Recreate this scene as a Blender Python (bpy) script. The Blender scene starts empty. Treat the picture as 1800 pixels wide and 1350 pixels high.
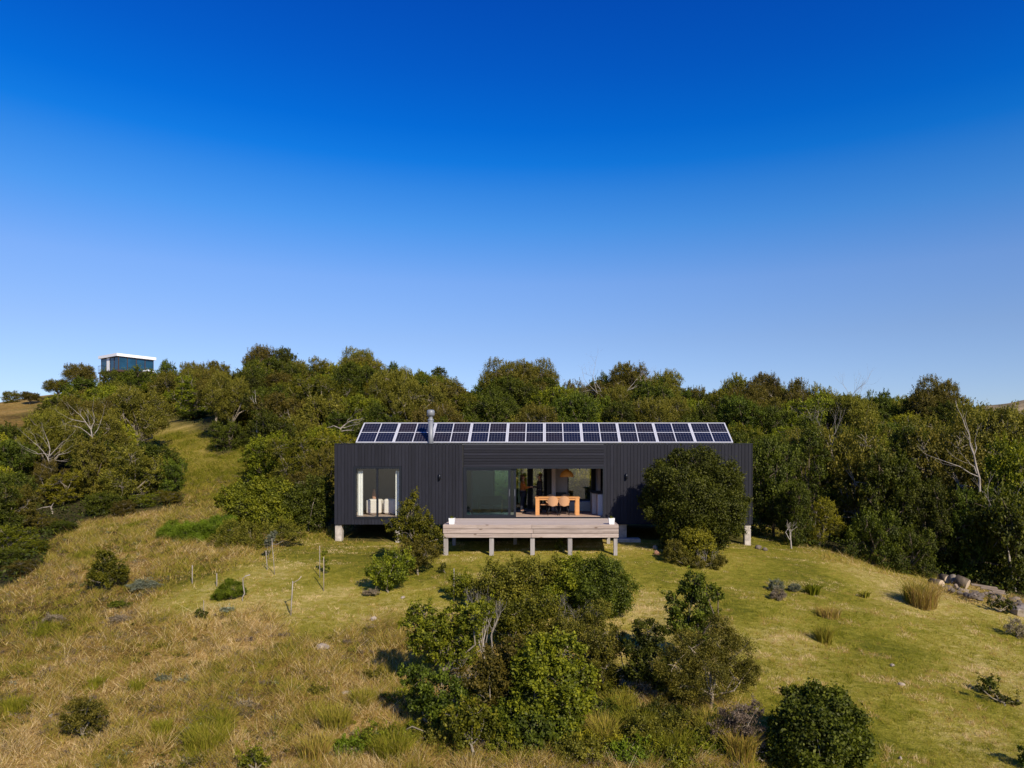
import bpy, math, random
import numpy as np
from mathutils import Vector

random.seed(7)
RNG = np.random.default_rng(7)
S = bpy.context.scene
C = S.collection

# ------------------------------------------------------------------ camera
CAM = (0.0, 0.0, 10.0)
F, CX, HY = 1250.0, 957.0, 812.0          # focal length in photo pixels, principal point
cd = bpy.data.cameras.new('camera')
cam = bpy.data.objects.new('camera', cd); C.objects.link(cam)
cam.location = CAM; cam.rotation_euler = (math.radians(90), 0, 0)
cd.sensor_width = 36; cd.lens = 36 * F / 1800
cd.shift_x = -(CX - 900) / 1800; cd.shift_y = (HY - 675) / 1800
cd.clip_start = .1; cd.clip_end = 5000
S.camera = cam

# ------------------------------------------------------------------ sun and sky
SUN_EL, SUN_AZ = math.radians(34), math.radians(31)
world = bpy.data.worlds.new('World'); S.world = world; world.use_nodes = True
nt = world.node_tree; nt.nodes.clear()
def wn(t, **k):
    n = nt.nodes.new(t)
    for a, b in k.items(): setattr(n, a, b)
    return n
out = wn('ShaderNodeOutputWorld'); bg = wn('ShaderNodeBackground'); sky = wn('ShaderNodeTexSky')
sky.sky_type = 'NISHITA'; sky.sun_disc = False; sky.sun_elevation = SUN_EL
sky.sun_rotation = math.pi - SUN_AZ; sky.air_density = 1.0; sky.dust_density = 0.3; sky.ozone_density = 3.0
tc = wn('ShaderNodeTexCoord'); sep = wn('ShaderNodeSeparateXYZ'); ramp = wn('ShaderNodeValToRGB')
mulc = wn('ShaderNodeMixRGB', blend_type='MULTIPLY'); mulc.inputs[0].default_value = 1
nt.links.new(tc.outputs['Generated'], sep.inputs[0]); nt.links.new(sep.outputs['Z'], ramp.inputs[0])
cr = ramp.color_ramp
cr.elements[0].position = 0.0; cr.elements[0].color = (.56, .56, .70, 1)
cr.elements[1].position = 1.0; cr.elements[1].color = (.01, .24, .80, 1)
SKYSTOPS = [(.167, (.80, .845, 1.06)), (.242, (.73, .90, 1.22)), (.313, (.345, .85, 1.35)), (.353, (.189, .764, 1.384)),
            (.385, (.04, .660, 1.425)), (.422, (.012, .554, 1.398)), (.479, (.010, .455, 1.339)), (.542, (.010, .386, 1.285))]
for p, c in SKYSTOPS:
    e = cr.elements.new(p); e.color = (c[0] / 1.487, c[1] / 1.487, c[2] / 1.487, 1)
nt.links.new(sky.outputs[0], mulc.inputs[1]); nt.links.new(ramp.outputs[0], mulc.inputs[2])
nt.links.new(mulc.outputs[0], bg.inputs[0]); bg.inputs[1].default_value = 0.15
nt.links.new(bg.outputs[0], out.inputs[0])
sd = bpy.data.lights.new('sun', 'SUN'); sun = bpy.data.objects.new('sun', sd); C.objects.link(sun)
sd.energy = 5.0; sd.angle = math.radians(.5); sd.color = (1, .89, .70)
SUNV = Vector((-math.sin(SUN_AZ) * math.cos(SUN_EL), math.cos(SUN_AZ) * math.cos(SUN_EL), -math.sin(SUN_EL)))
sun.rotation_euler = SUNV.to_track_quat('-Z', 'Y').to_euler(); sun.location = (20, -20, 40)
S.view_settings.view_transform = 'Standard'; S.view_settings.look = 'None'
S.view_settings.exposure = 0.25; S.view_settings.gamma = 1.0; S.view_settings.use_curve_mapping = False
S.cycles.max_bounces = 6; S.cycles.transparent_max_bounces = 12
S.cycles.diffuse_bounces = 3; S.cycles.glossy_bounces = 3
S.cycles.caustics_reflective = False; S.cycles.caustics_refractive = False

# ------------------------------------------------------------------ projection helpers
def P(px, py, D):
    return Vector(((px - CX) / F * D, D, CAM[2] - (py - HY) / F * D))
def proj(X, Y, Z):
    return CX + F * X / Y, HY - F * (Z - CAM[2]) / Y

# ------------------------------------------------------------------ noise
_perm = np.random.default_rng(3).random((256, 256))
def vnoise(x, y):
    x = np.asarray(x, float); y = np.asarray(y, float)
    xi = np.floor(x).astype(int); yi = np.floor(y).astype(int); fx = x - xi; fy = y - yi
    fx = fx * fx * (3 - 2 * fx); fy = fy * fy * (3 - 2 * fy)
    g = lambda a, b: _perm[a & 255, b & 255]
    return ((g(xi, yi) * (1 - fx) + g(xi + 1, yi) * fx) * (1 - fy) +
            (g(xi, yi + 1) * (1 - fx) + g(xi + 1, yi + 1) * fx) * fy)
def fbm(x, y, o=4):
    s = 0; a = .5; t = 0
    for i in range(o):
        s = s + a * vnoise(x * 2 ** i + 17.3 * i, y * 2 ** i + 5.1 * i); t += a; a *= .5
    return s / t
def sstep(a, b, x):
    t = np.clip((x - a) / (b - a), 0, 1); return t * t * (3 - 2 * t)

# ------------------------------------------------------------------ terrain
ctrl_px = [(0,1350,14.5),(300,1350,14),(600,1350,13.5),(900,1350,13.5),(1200,1350,13.5),(1500,1350,14),(1800,1350,14.5),
 (0,1200,18),(300,1200,17.5),(600,1200,17),(900,1200,17),(1200,1200,17),(1500,1200,17.5),(1800,1200,19),
 (0,1060,23.5),(300,1090,21),(600,1080,21),(900,1070,21.5),(1200,1080,21.5),(1500,1100,21.5),(1800,1090,24.5),
 (150,1010,25.5),(400,1010,24.5),(600,1000,25),(1000,976,26.8),(1300,990,26.5),(1500,1000,27.5),(1700,1045,27),
 (590,953,30.05),(780,976,26.8),(1082,975,26.8),(1312,958,30.05),(1450,968,31),(1600,985,32),(1800,1020,31),
 (0,955,31),(120,935,33),(250,920,35),(330,893,37.5),(400,890,34.5),(460,945,29.5),(350,850,43),(430,812,49),(360,785,54),(400,770,56),(305,745,64),
 (560,915,34),(560,880,38),
 (0,712,92),(70,716,90),(150,690,105),(225,672,115),(300,680,110),(400,695,100),(480,690,95),(640,695,88),(700,737,58),
 (770,715,84),(860,742,80),(1000,738,82),(1120,735,82),(1200,745,80),(1330,752,75),(1480,770,70),(1600,780,66),(1750,790,64),
 (0,830,52),(100,800,58),(0,770,70),(200,760,75)]
ctrl_w = [(-6,34.5,6.85),(0,34.5,6.85),(8,34.5,6.75),(-6,38,7.3),(0,38,7.4),(8,38,7.1),(0,45,8.8),(12,42,7.3),(25,42,6.6),(-12,42,8.8),
 (0,0,2.0),(-20,0,1.8),(20,0,1.5),(0,-40,-5),(-60,-40,-5),(60,-40,-6),(0,-150,-24),(-200,-150,-24),(200,-150,-24),
 (60,30,2.5),(60,60,6),(-60,20,2.5),(-90,50,6),(-120,90,10),(120,60,3),(0,140,12),(-80,160,12),(80,140,8),(160,160,6),(-200,160,3),
 (0,300,0),(-250,300,-4),(250,300,0),(0,600,-10),(400,500,-10),(-400,500,-10),(-400,0,-14),(400,0,-14)]
cp = [tuple(P(*c)) for c in ctrl_px] + [tuple(map(float, c)) for c in ctrl_w]
cp = np.array(cp)
def warp(t): return np.arcsinh(t / 30.0) * 30.0
A = np.stack([warp(cp[:, 0]), warp(cp[:, 1] - 25)], 1)
def tps_k(d2): return .5 * d2 * np.log(d2 + 1e-9)
n = len(A)
K = tps_k(((A[:, None] - A[None]) ** 2).sum(2)) + np.eye(n) * 12.0
Pm = np.hstack([np.ones((n, 1)), A])
M = np.block([[K, Pm], [Pm.T, np.zeros((3, 3))]])
W = np.linalg.solve(M, np.concatenate([cp[:, 2], np.zeros(3)]))
def tps(X, Y):
    q = np.stack([warp(X), warp(Y - 25)], -1).reshape(-1, 2); r = np.empty(len(q))
    for i in range(0, len(q), 20000):
        b = q[i:i + 20000]
        r[i:i + 20000] = tps_k(((b[:, None] - A[None]) ** 2).sum(2)) @ W[:n] + W[n] + b @ W[n + 1:]
    return r.reshape(np.shape(X))
def axis(dense0, dense1, step, lo, hi, grow=1.09):
    a = list(np.arange(dense0, dense1 + 1e-6, step)); s = step
    while a[-1] < hi: s *= grow; a.append(a[-1] + s)
    s = step; b = [dense0]
    while b[-1] > lo: s *= grow; b.append(b[-1] - s)
    return np.array(b[1:][::-1] + a)
XS = axis(-30, 30, .4, -900, 900); YS = axis(10, 46, .4, -700, 1200)
GX, GY = np.meshgrid(XS, YS)
GZ = tps(GX, GY)
near_house = sstep(9.5, 12, np.abs(GX)) + sstep(34.5, 38, GY) + sstep(28, 24, GY)
near_house = np.clip(near_house, 0.15, 1)
GZ = GZ + ((fbm(GX / 5, GY / 5, 3) - .5) * .5 + (fbm(GX / 1.3, GY / 1.3, 2) - .5) * .14) * near_house
def ground(X, Y):
    X = np.asarray(X, float); Y = np.asarray(Y, float)
    i = np.clip(np.searchsorted(XS, X) - 1, 0, len(XS) - 2); j = np.clip(np.searchsorted(YS, Y) - 1, 0, len(YS) - 2)
    u = (X - XS[i]) / (XS[i + 1] - XS[i]); v = (Y - YS[j]) / (YS[j + 1] - YS[j])
    return (GZ[j, i] * (1 - u) + GZ[j, i + 1] * u) * (1 - v) + (GZ[j + 1, i] * (1 - u) + GZ[j + 1, i + 1] * u) * v
def gpix(px, py, d0=9, d1=200):
    """the point of the ground seen at a place in the photograph"""
    D = np.arange(d0, d1, .05); X = (px - CX) / F * D; Z = CAM[2] - (py - HY) / F * D
    g = ground(X, D); k = np.nonzero(Z <= g)[0]
    if len(k) == 0: k = [len(D) - 1]
    k = k[0]; return Vector((X[k], D[k], g[k]))

# regions, drawn round what the photograph shows and then fixed on the ground
def in_poly(px, py, poly):
    px = np.asarray(px, float); py = np.asarray(py, float); r = np.zeros(px.shape, bool); m = len(poly)
    for a in range(m):
        x0, y0 = poly[a]; x1, y1 = poly[(a + 1) % m]
        c = ((y0 > py) != (y1 > py)) & (px < (x1 - x0) * (py - y0) / (y1 - y0 + 1e-12) + x0); r ^= c
    return r
def poly_sd(px, py, poly):
    d = np.full(np.shape(px), 1e9); m = len(poly)
    for a in range(m):
        x0, y0 = poly[a]; x1, y1 = poly[(a + 1) % m]; dx, dy = x1 - x0, y1 - y0
        t = np.clip(((px - x0) * dx + (py - y0) * dy) / (dx * dx + dy * dy), 0, 1)
        d = np.minimum(d, np.hypot(px - x0 - t * dx, py - y0 - t * dy))
    return np.where(in_poly(px, py, poly), d, -d)
LAWN = [(330,1000),(440,965),(560,930),(800,900),(1330,900),(1500,975),(1800,1080),(2600,1300),(2600,2200),(1340,2000),(1320,1240),(1100,1200),(700,1110),(560,1120),(420,1080),(300,1095),(240,1065)]
FIELD = [(-500,1080),(0,1045),(80,1000),(90,955),(150,925),(225,912),(330,890),(322,860),(300,800),(262,765),(282,738),(335,752),(368,772),(375,812),(440,790),(465,822),(420,845),(385,880),(420,925),(500,950),(560,932),(800,900),(1330,900),(1400,965),(1500,975),(1640,1020),(1800,1060),(2600,1200),(2600,4000),(-900,4000),(-900,1200)]
def field_d(X, Y):
    Y2 = np.maximum(Y, 1); px, py = proj(X, Y2, ground(X, Y)); d = poly_sd(px, py, FIELD)
    d = np.where(Y < 11, 100, d); return d
def lawn_d(X, Y):
    Y2 = np.maximum(Y, 1); px, py = proj(X, Y2, ground(X, Y)); return poly_sd(px, py, LAWN)

# ------------------------------------------------------------------ object helpers
def link(o, parent=None):
    C.objects.link(o)
    if parent is not None: o.parent = parent
    return o
def tag(o, label=None, cat=None, group=None, kind=None):
    if label: o['label'] = label
    if cat: o['category'] = cat
    if group: o['group'] = group
    if kind: o['kind'] = kind
    return o
def empty(name, loc, label, cat, group=None, rz=0):
    o = bpy.data.objects.new(name, None); o.location = loc; o.rotation_euler = (0, 0, rz); o.empty_display_size = .2
    return tag(link(o), label, cat, group)
def npmesh(name, V, Fq, mat, tint=None, smooth=False):
    """V (n,3), Fq (m,k) equal-sided faces"""
    V = np.asarray(V, np.float32); Fq = np.asarray(Fq, np.int32); m, k = Fq.shape
    me = bpy.data.meshes.new(name); me.vertices.add(len(V)); me.vertices.foreach_set('co', V.ravel())
    me.loops.add(m * k); me.loops.foreach_set('vertex_index', Fq.ravel())
    me.polygons.add(m); me.polygons.foreach_set('loop_start', np.arange(0, m * k, k, dtype=np.int32))
    me.update(calc_edges=True)
    if smooth: me.polygons.foreach_set('use_smooth', np.ones(m, bool))
    if tint is not None:
        at = me.attributes.new('tint', 'FLOAT', 'FACE'); at.data.foreach_set('value', np.asarray(tint, np.float32))
    me.materials.append(mat); return me
class MB:
    """collects boxes, tubes and lathes into one mesh"""
    def __init__(s): s.v = []; s.f = []; s.sm = []
    def add(s, vs, fs, smooth=False):
        b = len(s.v); s.v += [tuple(v) for v in vs]; s.f += [tuple(i + b for i in f) for f in fs]; s.sm += [smooth] * len(fs); return s
    def box(s, x0, x1, y0, y1, z0, z1, bev=0.0):
        if bev <= 0:
            vs = [(x0,y0,z0),(x1,y0,z0),(x1,y1,z0),(x0,y1,z0),(x0,y0,z1),(x1,y0,z1),(x1,y1,z1),(x0,y1,z1)]
            return s.add(vs, [(0,3,2,1),(4,5,6,7),(0,1,5,4),(1,2,6,5),(2,3,7,6),(3,0,4,7)])
        # chamfered box
        b = bev; vs = []
        for (z, i) in ((z0, b), (z0 + b, 0), (z1 - b, 0), (z1, b)):
            xa, xb, ya, yb = x0 + i, x1 - i, y0 + i, y1 - i
            vs += [(xa + b, ya, z), (xb - b, ya, z), (xb, ya + b, z), (xb, yb - b, z), (xb - b, yb, z), (xa + b, yb, z), (xa, yb - b, z), (xa, ya + b, z)]
        fs = [tuple(reversed(range(8))), tuple(range(24, 32))]
        for r in range(3):
            for k in range(8): fs.append((r * 8 + k, r * 8 + (k + 1) % 8, r * 8 + 8 + (k + 1) % 8, r * 8 + 8 + k))
        return s.add(vs, fs)
    def tube(s, pts, rs, n=8, cap=True):
        pts = [Vector(p) for p in pts]; vs = []; fs = []
        if not hasattr(rs, '__len__'): rs = [rs] * len(pts)
        for i, p in enumerate(pts):
            d = (pts[min(i + 1, len(pts) - 1)] - pts[max(i - 1, 0)]).normalized()
            a = d.cross(Vector((0, 0, 1)) if abs(d.z) < .9 else Vector((0, 1, 0))).normalized(); b = d.cross(a)
            for k in range(n):
                t = 2 * math.pi * k / n; vs.append(p + (a * math.cos(t) + b * math.sin(t)) * rs[i])
        for i in range(len(pts) - 1):
            for k in range(n): fs.append((i * n + k, i * n + n + k, i * n + n + (k + 1) % n, i * n + (k + 1) % n))
        ends = [tuple(range(n)), tuple(reversed(range((len(pts) - 1) * n, len(pts) * n)))]
        s.add(vs, fs, True)
        if cap:
            b0 = len(s.v) - len(vs)
            for e_ in ends: s.f.append(tuple(i + b0 for i in e_)); s.sm.append(False)
        return s
    def lathe(s, prof, c, n=16):
        vs = []; fs = []
        for r, z in prof:
            for k in range(n):
                t = 2 * math.pi * k / n; vs.append((c[0] + r * math.cos(t), c[1] + r * math.sin(t), c[2] + z))
        for i in range(len(prof) - 1):
            for k in range(n): fs.append((i * n + k, i * n + (k + 1) % n, i * n + n + (k + 1) % n, i * n + n + k))
        return s.add(vs, fs, True)
    def mesh(s, name, mat):
        me = bpy.data.meshes.new(name); me.from_pydata(s.v, [], s.f); me.materials.append(mat)
        me.polygons.foreach_set('use_smooth', s.sm); me.update(); return me
    def build(s, name, mat, parent=None):
        return link(bpy.data.objects.new(name, s.mesh(name, mat)), parent)
def boxo(name, mat, parent, x0, x1, y0, y1, z0, z1, bev=0):
    return MB().box(x0, x1, y0, y1, z0, z1, bev).build(name, mat, parent)

# ------------------------------------------------------------------ materials
class MT:
    def __init__(s, name):
        s.m = bpy.data.materials.new(name); s.m.use_nodes = True; s.t = s.m.node_tree; s.t.nodes.clear()
        s.out = s.n('ShaderNodeOutputMaterial')
    def n(s, t, ins=None, **k):
        nd = s.t.nodes.new(t)
        for a, b in k.items(): setattr(nd, a, b)
        if ins:
            for a, b in ins.items():
                if isinstance(b, bpy.types.NodeSocket): s.t.links.new(b, nd.inputs[a])
                else: nd.inputs[a].default_value = b
        return nd
    def noise(s, scale, detail=4, vec=None, rough=.6, dist=0):
        ins = {'Scale': scale, 'Detail': detail, 'Roughness': rough, 'Distortion': dist}
        if vec is not None: ins['Vector'] = vec
        return s.n('ShaderNodeTexNoise', ins).outputs['Fac']
    def mp(s, sc, rot=(0, 0, 0), coord='Object'):
        t = s.n('ShaderNodeTexCoord'); return s.n('ShaderNodeMapping', {'Vector': t.outputs[coord], 'Scale': sc, 'Rotation': rot}).outputs[0]
    def ramp(s, fac, stops):
        r = s.n('ShaderNodeValToRGB', {'Fac': fac}); e = r.color_ramp.elements
        while len(e) < len(stops): e.new(.5)
        for i, (p, c) in enumerate(stops): e[i].position = p; e[i].color = (*c, 1) if len(c) == 3 else c
        return r.outputs[0]
    def mix(s, f, a, b, bt='MIX'):
        return s.n('ShaderNodeMixRGB', {'Fac': f, 'Color1': a, 'Color2': b}, blend_type=bt).outputs[0]
    def math(s, op, a, b=0.0, c=None):
        ins = {0: a, 1: b}
        if c is not None: ins[2] = c
        return s.n('ShaderNodeMath', ins, operation=op).outputs[0]
    def bump(s, h, strength=.4, dist=.02):
        return s.n('ShaderNodeBump', {'Height': h, 'Strength': strength, 'Distance': dist}).outputs[0]
    def principled(s, col, rough=.6, metal=0, nrm=None, spec=.5, **k):
        ins = {'Base Color': col if isinstance(col, bpy.types.NodeSocket) else (*col, 1), 'Roughness': rough, 'Metallic': metal, 'Specular IOR Level': spec}
        if nrm is not None: ins['Normal'] = nrm
        ins.update(k)
        p = s.n('ShaderNodeBsdfPrincipled', ins); s.t.links.new(p.outputs[0], s.out.inputs[0]); return p
    def finish(s, sh): s.t.links.new(sh, s.out.inputs[0]); return s.m
def c4(c): return (*c, 1)
def simple(name, col, rough=.6, metal=0, var=.12, sc=6, spec=.5, bump=.15):
    m = MT(name); f = m.noise(sc, 5, m.mp((1, 1, 1)))
    dk = tuple(x * (1 - var) for x in col); lt = tuple(min(1, x * (1 + var)) for x in col)
    m.principled(m.ramp(f, [(.3, dk), (.7, lt)]), rough, metal, m.bump(f, bump, .01), spec); return m.m
def leaf_mat(name, dark, light, hi, gloss=.018, trans=.34):
    m = MT(name); at = m.n('ShaderNodeAttribute', attribute_name='tint'); oi = m.n('ShaderNodeObjectInfo')
    col = m.ramp(at.outputs['Fac'], [(0, dark), (.55, light), (1, hi)])  # ramp ends put deep shade and sunlit highlights into the leaf colour
    r = m.math('MULTIPLY_ADD', oi.outputs['Random'], .62, .68)
    hs = m.n('ShaderNodeHueSaturation', {'Hue': m.math('MULTIPLY_ADD', oi.outputs['Random'], .035, .484), 'Saturation': 1.0, 'Value': r, 'Color': col}).outputs[0]
    d = m.n('ShaderNodeBsdfDiffuse', {'Color': hs}); t = m.n('ShaderNodeBsdfTranslucent', {'Color': m.mix(1, hs, c4((1.0, 1.1, .45)), 'MULTIPLY')})
    g = m.n('ShaderNodeBsdfGlossy', {'Color': c4((1, .93, .75)), 'Roughness': .6})
    a = m.n('ShaderNodeMixShader', {0: trans, 1: d.outputs[0], 2: t.outputs[0]})
    b = m.n('ShaderNodeMixShader', {0: gloss, 1: a.outputs[0], 2: g.outputs[0]})
    return m.finish(b.outputs[0])
LM = {
 'dark':   leaf_mat('leaf_dark',   (0.008, 0.013, 0.0010), (0.042, 0.056, 0.0030), (0.138, 0.155, 0.0080)),
 'olive':  leaf_mat('leaf_olive',  (0.022, 0.023, 0.0020), (0.095, 0.087, 0.0065), (0.244, 0.195, 0.0214)),
 'fresh':  leaf_mat('leaf_fresh',  (0.017, 0.024, 0.0010), (0.095, 0.109, 0.0040), (0.293, 0.278, 0.0110)),
 'yellow': leaf_mat('leaf_yellow', (0.029, 0.032, 0.0020), (0.150, 0.141, 0.0070), (0.366, 0.308, 0.0134)),
 'glossy': leaf_mat('leaf_glossy', (0.010, 0.016, 0.0010), (0.050, 0.068, 0.0030), (0.171, 0.195, 0.0073), gloss=.02),
 'grey':   leaf_mat('leaf_grey',   (0.034, 0.042, 0.028), (0.160, 0.180, 0.118), (0.36, 0.37, 0.26), gloss=.02),
 'broom':  leaf_mat('leaf_broom', (.030, .045, .001), (.095, .130, .004), (.200, .240, .010)),
 'dusty':  leaf_mat('leaf_dusty', (.020, .024, .010), (.085, .090, .035), (.19, .185, .08), gloss=.01),
 'heather':leaf_mat('leaf_heather',(0.058, 0.044, 0.0304), (0.210, 0.160, 0.1105), (0.403, 0.320, 0.2281), gloss=.01),
}
def bark(name, a, b):
    m = MT(name); f = m.noise(9, 5, m.mp((1, 1, .35))); m.principled(m.ramp(f, [(.3, a), (.7, b)]), .85, 0, m.bump(f, .5, .02), .2); return m.m
BARK = bark('bark_grey', (.12, .10, .075), (.31, .26, .20)); BARKD = bark('bark_brown', (.06, .045, .03), (.17, .13, .09))
DEAD = bark('dead_wood', (.17, .145, .12), (.42, .37, .32)); STRAW_TW = bark('dry_twigs', (.20, .16, .11), (.42, .35, .26))
# grass blades: tint 0 green .. 1 straw
def blade_mat(name, stops):
    m = MT(name); at = m.n('ShaderNodeAttribute', attribute_name='tint'); col = m.ramp(at.outputs['Fac'], stops)
    d = m.n('ShaderNodeBsdfDiffuse', {'Color': col}); t = m.n('ShaderNodeBsdfTranslucent', {'Color': col})
    return m.finish(m.n('ShaderNodeMixShader', {0: .35, 1: d.outputs[0], 2: t.outputs[0]}).outputs[0])
GRASS = blade_mat('grass_blades', [(0, (.135, .150, .010)), (.35, (.250, .235, .024)), (.6, (.41, .32, .062)), (.80, (.335, .200, .062)), (.92, (.55, .38, .15)), (1, (.74, .57, .29))])

# ground
g = MT('ground_grass')
aw = g.n('ShaderNodeAttribute', attribute_name='wild'); ad = g.n('ShaderNodeAttribute', attribute_name='dry'); af = g.n('ShaderNodeAttribute', attribute_name='wood')
mp = g.mp((1, 1, .4)); n1 = g.noise(.55, 6, mp, .65); n2 = g.noise(3.2, 6, mp, .7, .4); n3 = g.noise(22, 4, mp, .75)
mpst = g.mp((.7, 2.6, 1), (0, 0, .25)); n4 = g.noise(4.5, 5, mpst, .75, .8)
mixn = g.math('ADD', g.math('MULTIPLY', n2, .34), g.math('ADD', g.math('MULTIPLY', n4, .40), g.math('MULTIPLY', n3, .26)))
fac = g.math('ADD', mixn, g.math('MULTIPLY_ADD', ad.outputs['Fac'], .22, -.11))
lawn = g.ramp(fac, [(.36, (.115, .118, .010)), (.46, (.245, .222, .022)), (.54, (.36, .30, .052)), (.65, (.56, .43, .16))])
wild = g.ramp(fac, [(.36, (0.039, 0.026, 0.0052)), (.46, (0.137, 0.086, 0.0182)), (.55, (0.273, 0.169, 0.0416)), (.66, (0.572, 0.377, 0.1430))])
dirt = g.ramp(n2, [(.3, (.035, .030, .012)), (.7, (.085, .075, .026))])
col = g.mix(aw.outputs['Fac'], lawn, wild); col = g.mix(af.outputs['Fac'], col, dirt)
g.principled(col, .95, 0, g.bump(g.math('ADD', g.math('MULTIPLY', n3, .8), n2), 1.0, .10), .1); M_GROUND = g.m

def timber(name, a, b, k, knots=.0, obj_var=.25, ax=0):
    m = MT(name); sc = [9, 9, 9]; sc[ax] = .7; oi = m.n('ShaderNodeObjectInfo')
    t = m.n('ShaderNodeTexCoord'); off = m.n('ShaderNodeVectorMath', {0: t.outputs['Object'], 1: m.n('ShaderNodeCombineXYZ', {0: m.math('MULTIPLY', oi.outputs['Random'], 13.0), 2: m.math('MULTIPLY', oi.outputs['Random'], 7.0)}).outputs[0]}, operation='ADD').outputs[0]
    mpv = m.n('ShaderNodeMapping', {'Vector': off, 'Scale': sc}).outputs[0]
    f = m.noise(k, 6, mpv, .7, 1.2); col = m.ramp(f, [(.25, a), (.75, b)])
    blot = m.noise(1.1, 3, off, .5); col = m.mix(m.math('MULTIPLY', blot, .3), col, c4(tuple(x * .55 for x in a)), 'MIX')
    if knots:
        vm = [4.5, 4.5, 4.5]; vm[ax] = 1.7; vm[1] = 0.0
        vv = m.n('ShaderNodeMapping', {'Vector': off, 'Scale': vm}).outputs[0]
        v = m.n('ShaderNodeTexVoronoi', {'Vector': vv, 'Scale': 1.0}, feature='F1'); kn = m.ramp(v.outputs['Distance'], [(.06, (1, 1, 1)), (.15, (0, 0, 0))])
        col = m.mix(m.math('MULTIPLY', kn, knots), col, c4((.12, .07, .045)))
    hv = m.n('ShaderNodeHueSaturation', {'Value': m.math('MULTIPLY_ADD', oi.outputs['Random'], obj_var, 1 - obj_var / 2), 'Color': col}).outputs[0]
    m.principled(hv, .75, 0, m.bump(f, .35, .008), .25); return m.m
M_CLADV = timber('black_timber_upright', (.0100, .0102, .0155), (.020, .0205, .031), 1.4, 0, .32, 2)
M_CLADH = timber('black_timber_level', (.0100, .0102, .0155), (.020, .0205, .031), 1.4, 0, .55, 0)
M_DECK = timber('weathered_deck_timber', (.25, .185, .155), (.56, .46, .41), 1.2, .9, .34, 0)
M_PLANK = timber('weathered_plank', (.38, .31, .27), (.60, .51, .45), 1.2, .2, .22, 0)
M_POST = timber('weathered_post', (.20, .18, .17), (.44, .40, .38), 1.2, .6, .2, 2)
M_TABLE = timber('oak_orange', (.50, .22, .07), (.68, .34, .13), 1.0, 0, .1, 0)
M_FLOOR = timber('floor_boards', (.33, .22, .16), (.50, .37, .29), 1.0, 0, .25, 0)
M_FRAME = simple('black_aluminium', (.012, .014, .020), .35, .3, .1)
M_BLACK = simple('black_backing', (.010, .010, .012), .8)
M_CONC = simple('concrete', (.42, .37, .32), .9, 0, .38, 5)
M_WHITEW = simple('white_plaster', (.55, .50, .50), .8, 0, .05)
M_GREYW = simple('grey_plaster', (.20, .20, .20), .85, 0, .06)
M_CEIL = simple('ceiling_board', (.30, .30, .30), .8, 0, .05)
M_DARKJ = simple('dark_joinery', (.012, .011, .012), .6)
M_CAB = simple('grey_white_cabinet', (.42, .44, .48), .5, 0, .04)
M_ALU = simple('panel_aluminium', (.72, .72, .74), .4, .35, .05)
M_FLUE = simple('flue_steel', (.20, .21, .235), .5, .15, .08)
M_ROOF = simple('roof_sheet', (.10, .10, .11), .6, .2, .1)
M_POT = simple('white_pot', (.80, .80, .80), .5, 0, .03)
M_CURT = simple('white_curtain', (.86, .83, .79), .8, 0, .03)
M_SOFA = simple('cream_cotton', (.72, .64, .58), .9, 0, .05)
M_RATTAN = MT('woven_rattan')
_w = M_RATTAN.n('ShaderNodeTexWave', {'Vector': M_RATTAN.mp((1, 1, 1)), 'Scale': 14.0, 'Distortion': .5}, bands_direction='X').outputs['Fac']
M_RATTAN.principled(M_RATTAN.ramp(_w, [(0, (.40, .20, .09)), (1, (.62, .35, .18))]), .7, 0, M_RATTAN.bump(_w, .4, .01)); M_RATTAN = M_RATTAN.m
M_LAMP = simple('ochre_shade', (.55, .22, .03), .7, 0, .08)
M_PIC = MT('framed_print'); _f = M_PIC.noise(3.5, 4, M_PIC.mp((1, 1, 1)), .6, 1.5)
M_PIC.principled(M_PIC.ramp(_f, [(.35, (.02, .04, .06)), (.55, (.05, .11, .16)), (.7, (.2, .26, .28))]), .5); M_PIC = M_PIC.m
M_STONE = simple('field_stone', (.15, .12, .095), .9, 0, .4, 7, .3, .6)
M_STONE2 = simple('brown_stone', (.26, .20, .155), .9, 0, .35, 9, .3, .6)
M_STONEL = simple('pale_stone', (.34, .28, .22), .9, 0, .25, 9, .3, .5)
M_LOGEND = simple('cut_wood', (.50, .38, .26), .85, 0, .2, 20)
M_PLANKD = simple('weathered_loose_plank', (.20, .15, .105), .9, 0, .25, 8)
M_RED = simple('terracotta', (.40, .20, .12), .85, 0, .2)
# glass
def glass_mat(name, tint, refl):
    gm = MT(name); bf = gm.n('ShaderNodeNewGeometry').outputs['Backfacing']; fr = gm.n('ShaderNodeFresnel', {'IOR': gm.math('MULTIPLY_ADD', bf, 1 / 1.5 - 1.5, 1.5)}).outputs[0]
    tr = gm.n('ShaderNodeBsdfTransparent', {'Color': c4(tint)}); gl = gm.n('ShaderNodeBsdfGlossy', {'Color': c4((.95, 1, 1)), 'Roughness': .01})
    return gm.finish(gm.n('ShaderNodeMixShader', {0: gm.math('MULTIPLY_ADD', fr, 1.0, refl), 1: tr.outputs[0], 2: gl.outputs[0]}).outputs[0])
M_GLASS = glass_mat('window_glass', (.95, .97, .97), .0)
M_GLASST = glass_mat('tinted_glass', (.56, .72, .76), .0)
M_GLASSF = simple('far_blue_glass', (.008, .05, .10), .18, 0, .3, 1.0, .5, 0)
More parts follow.
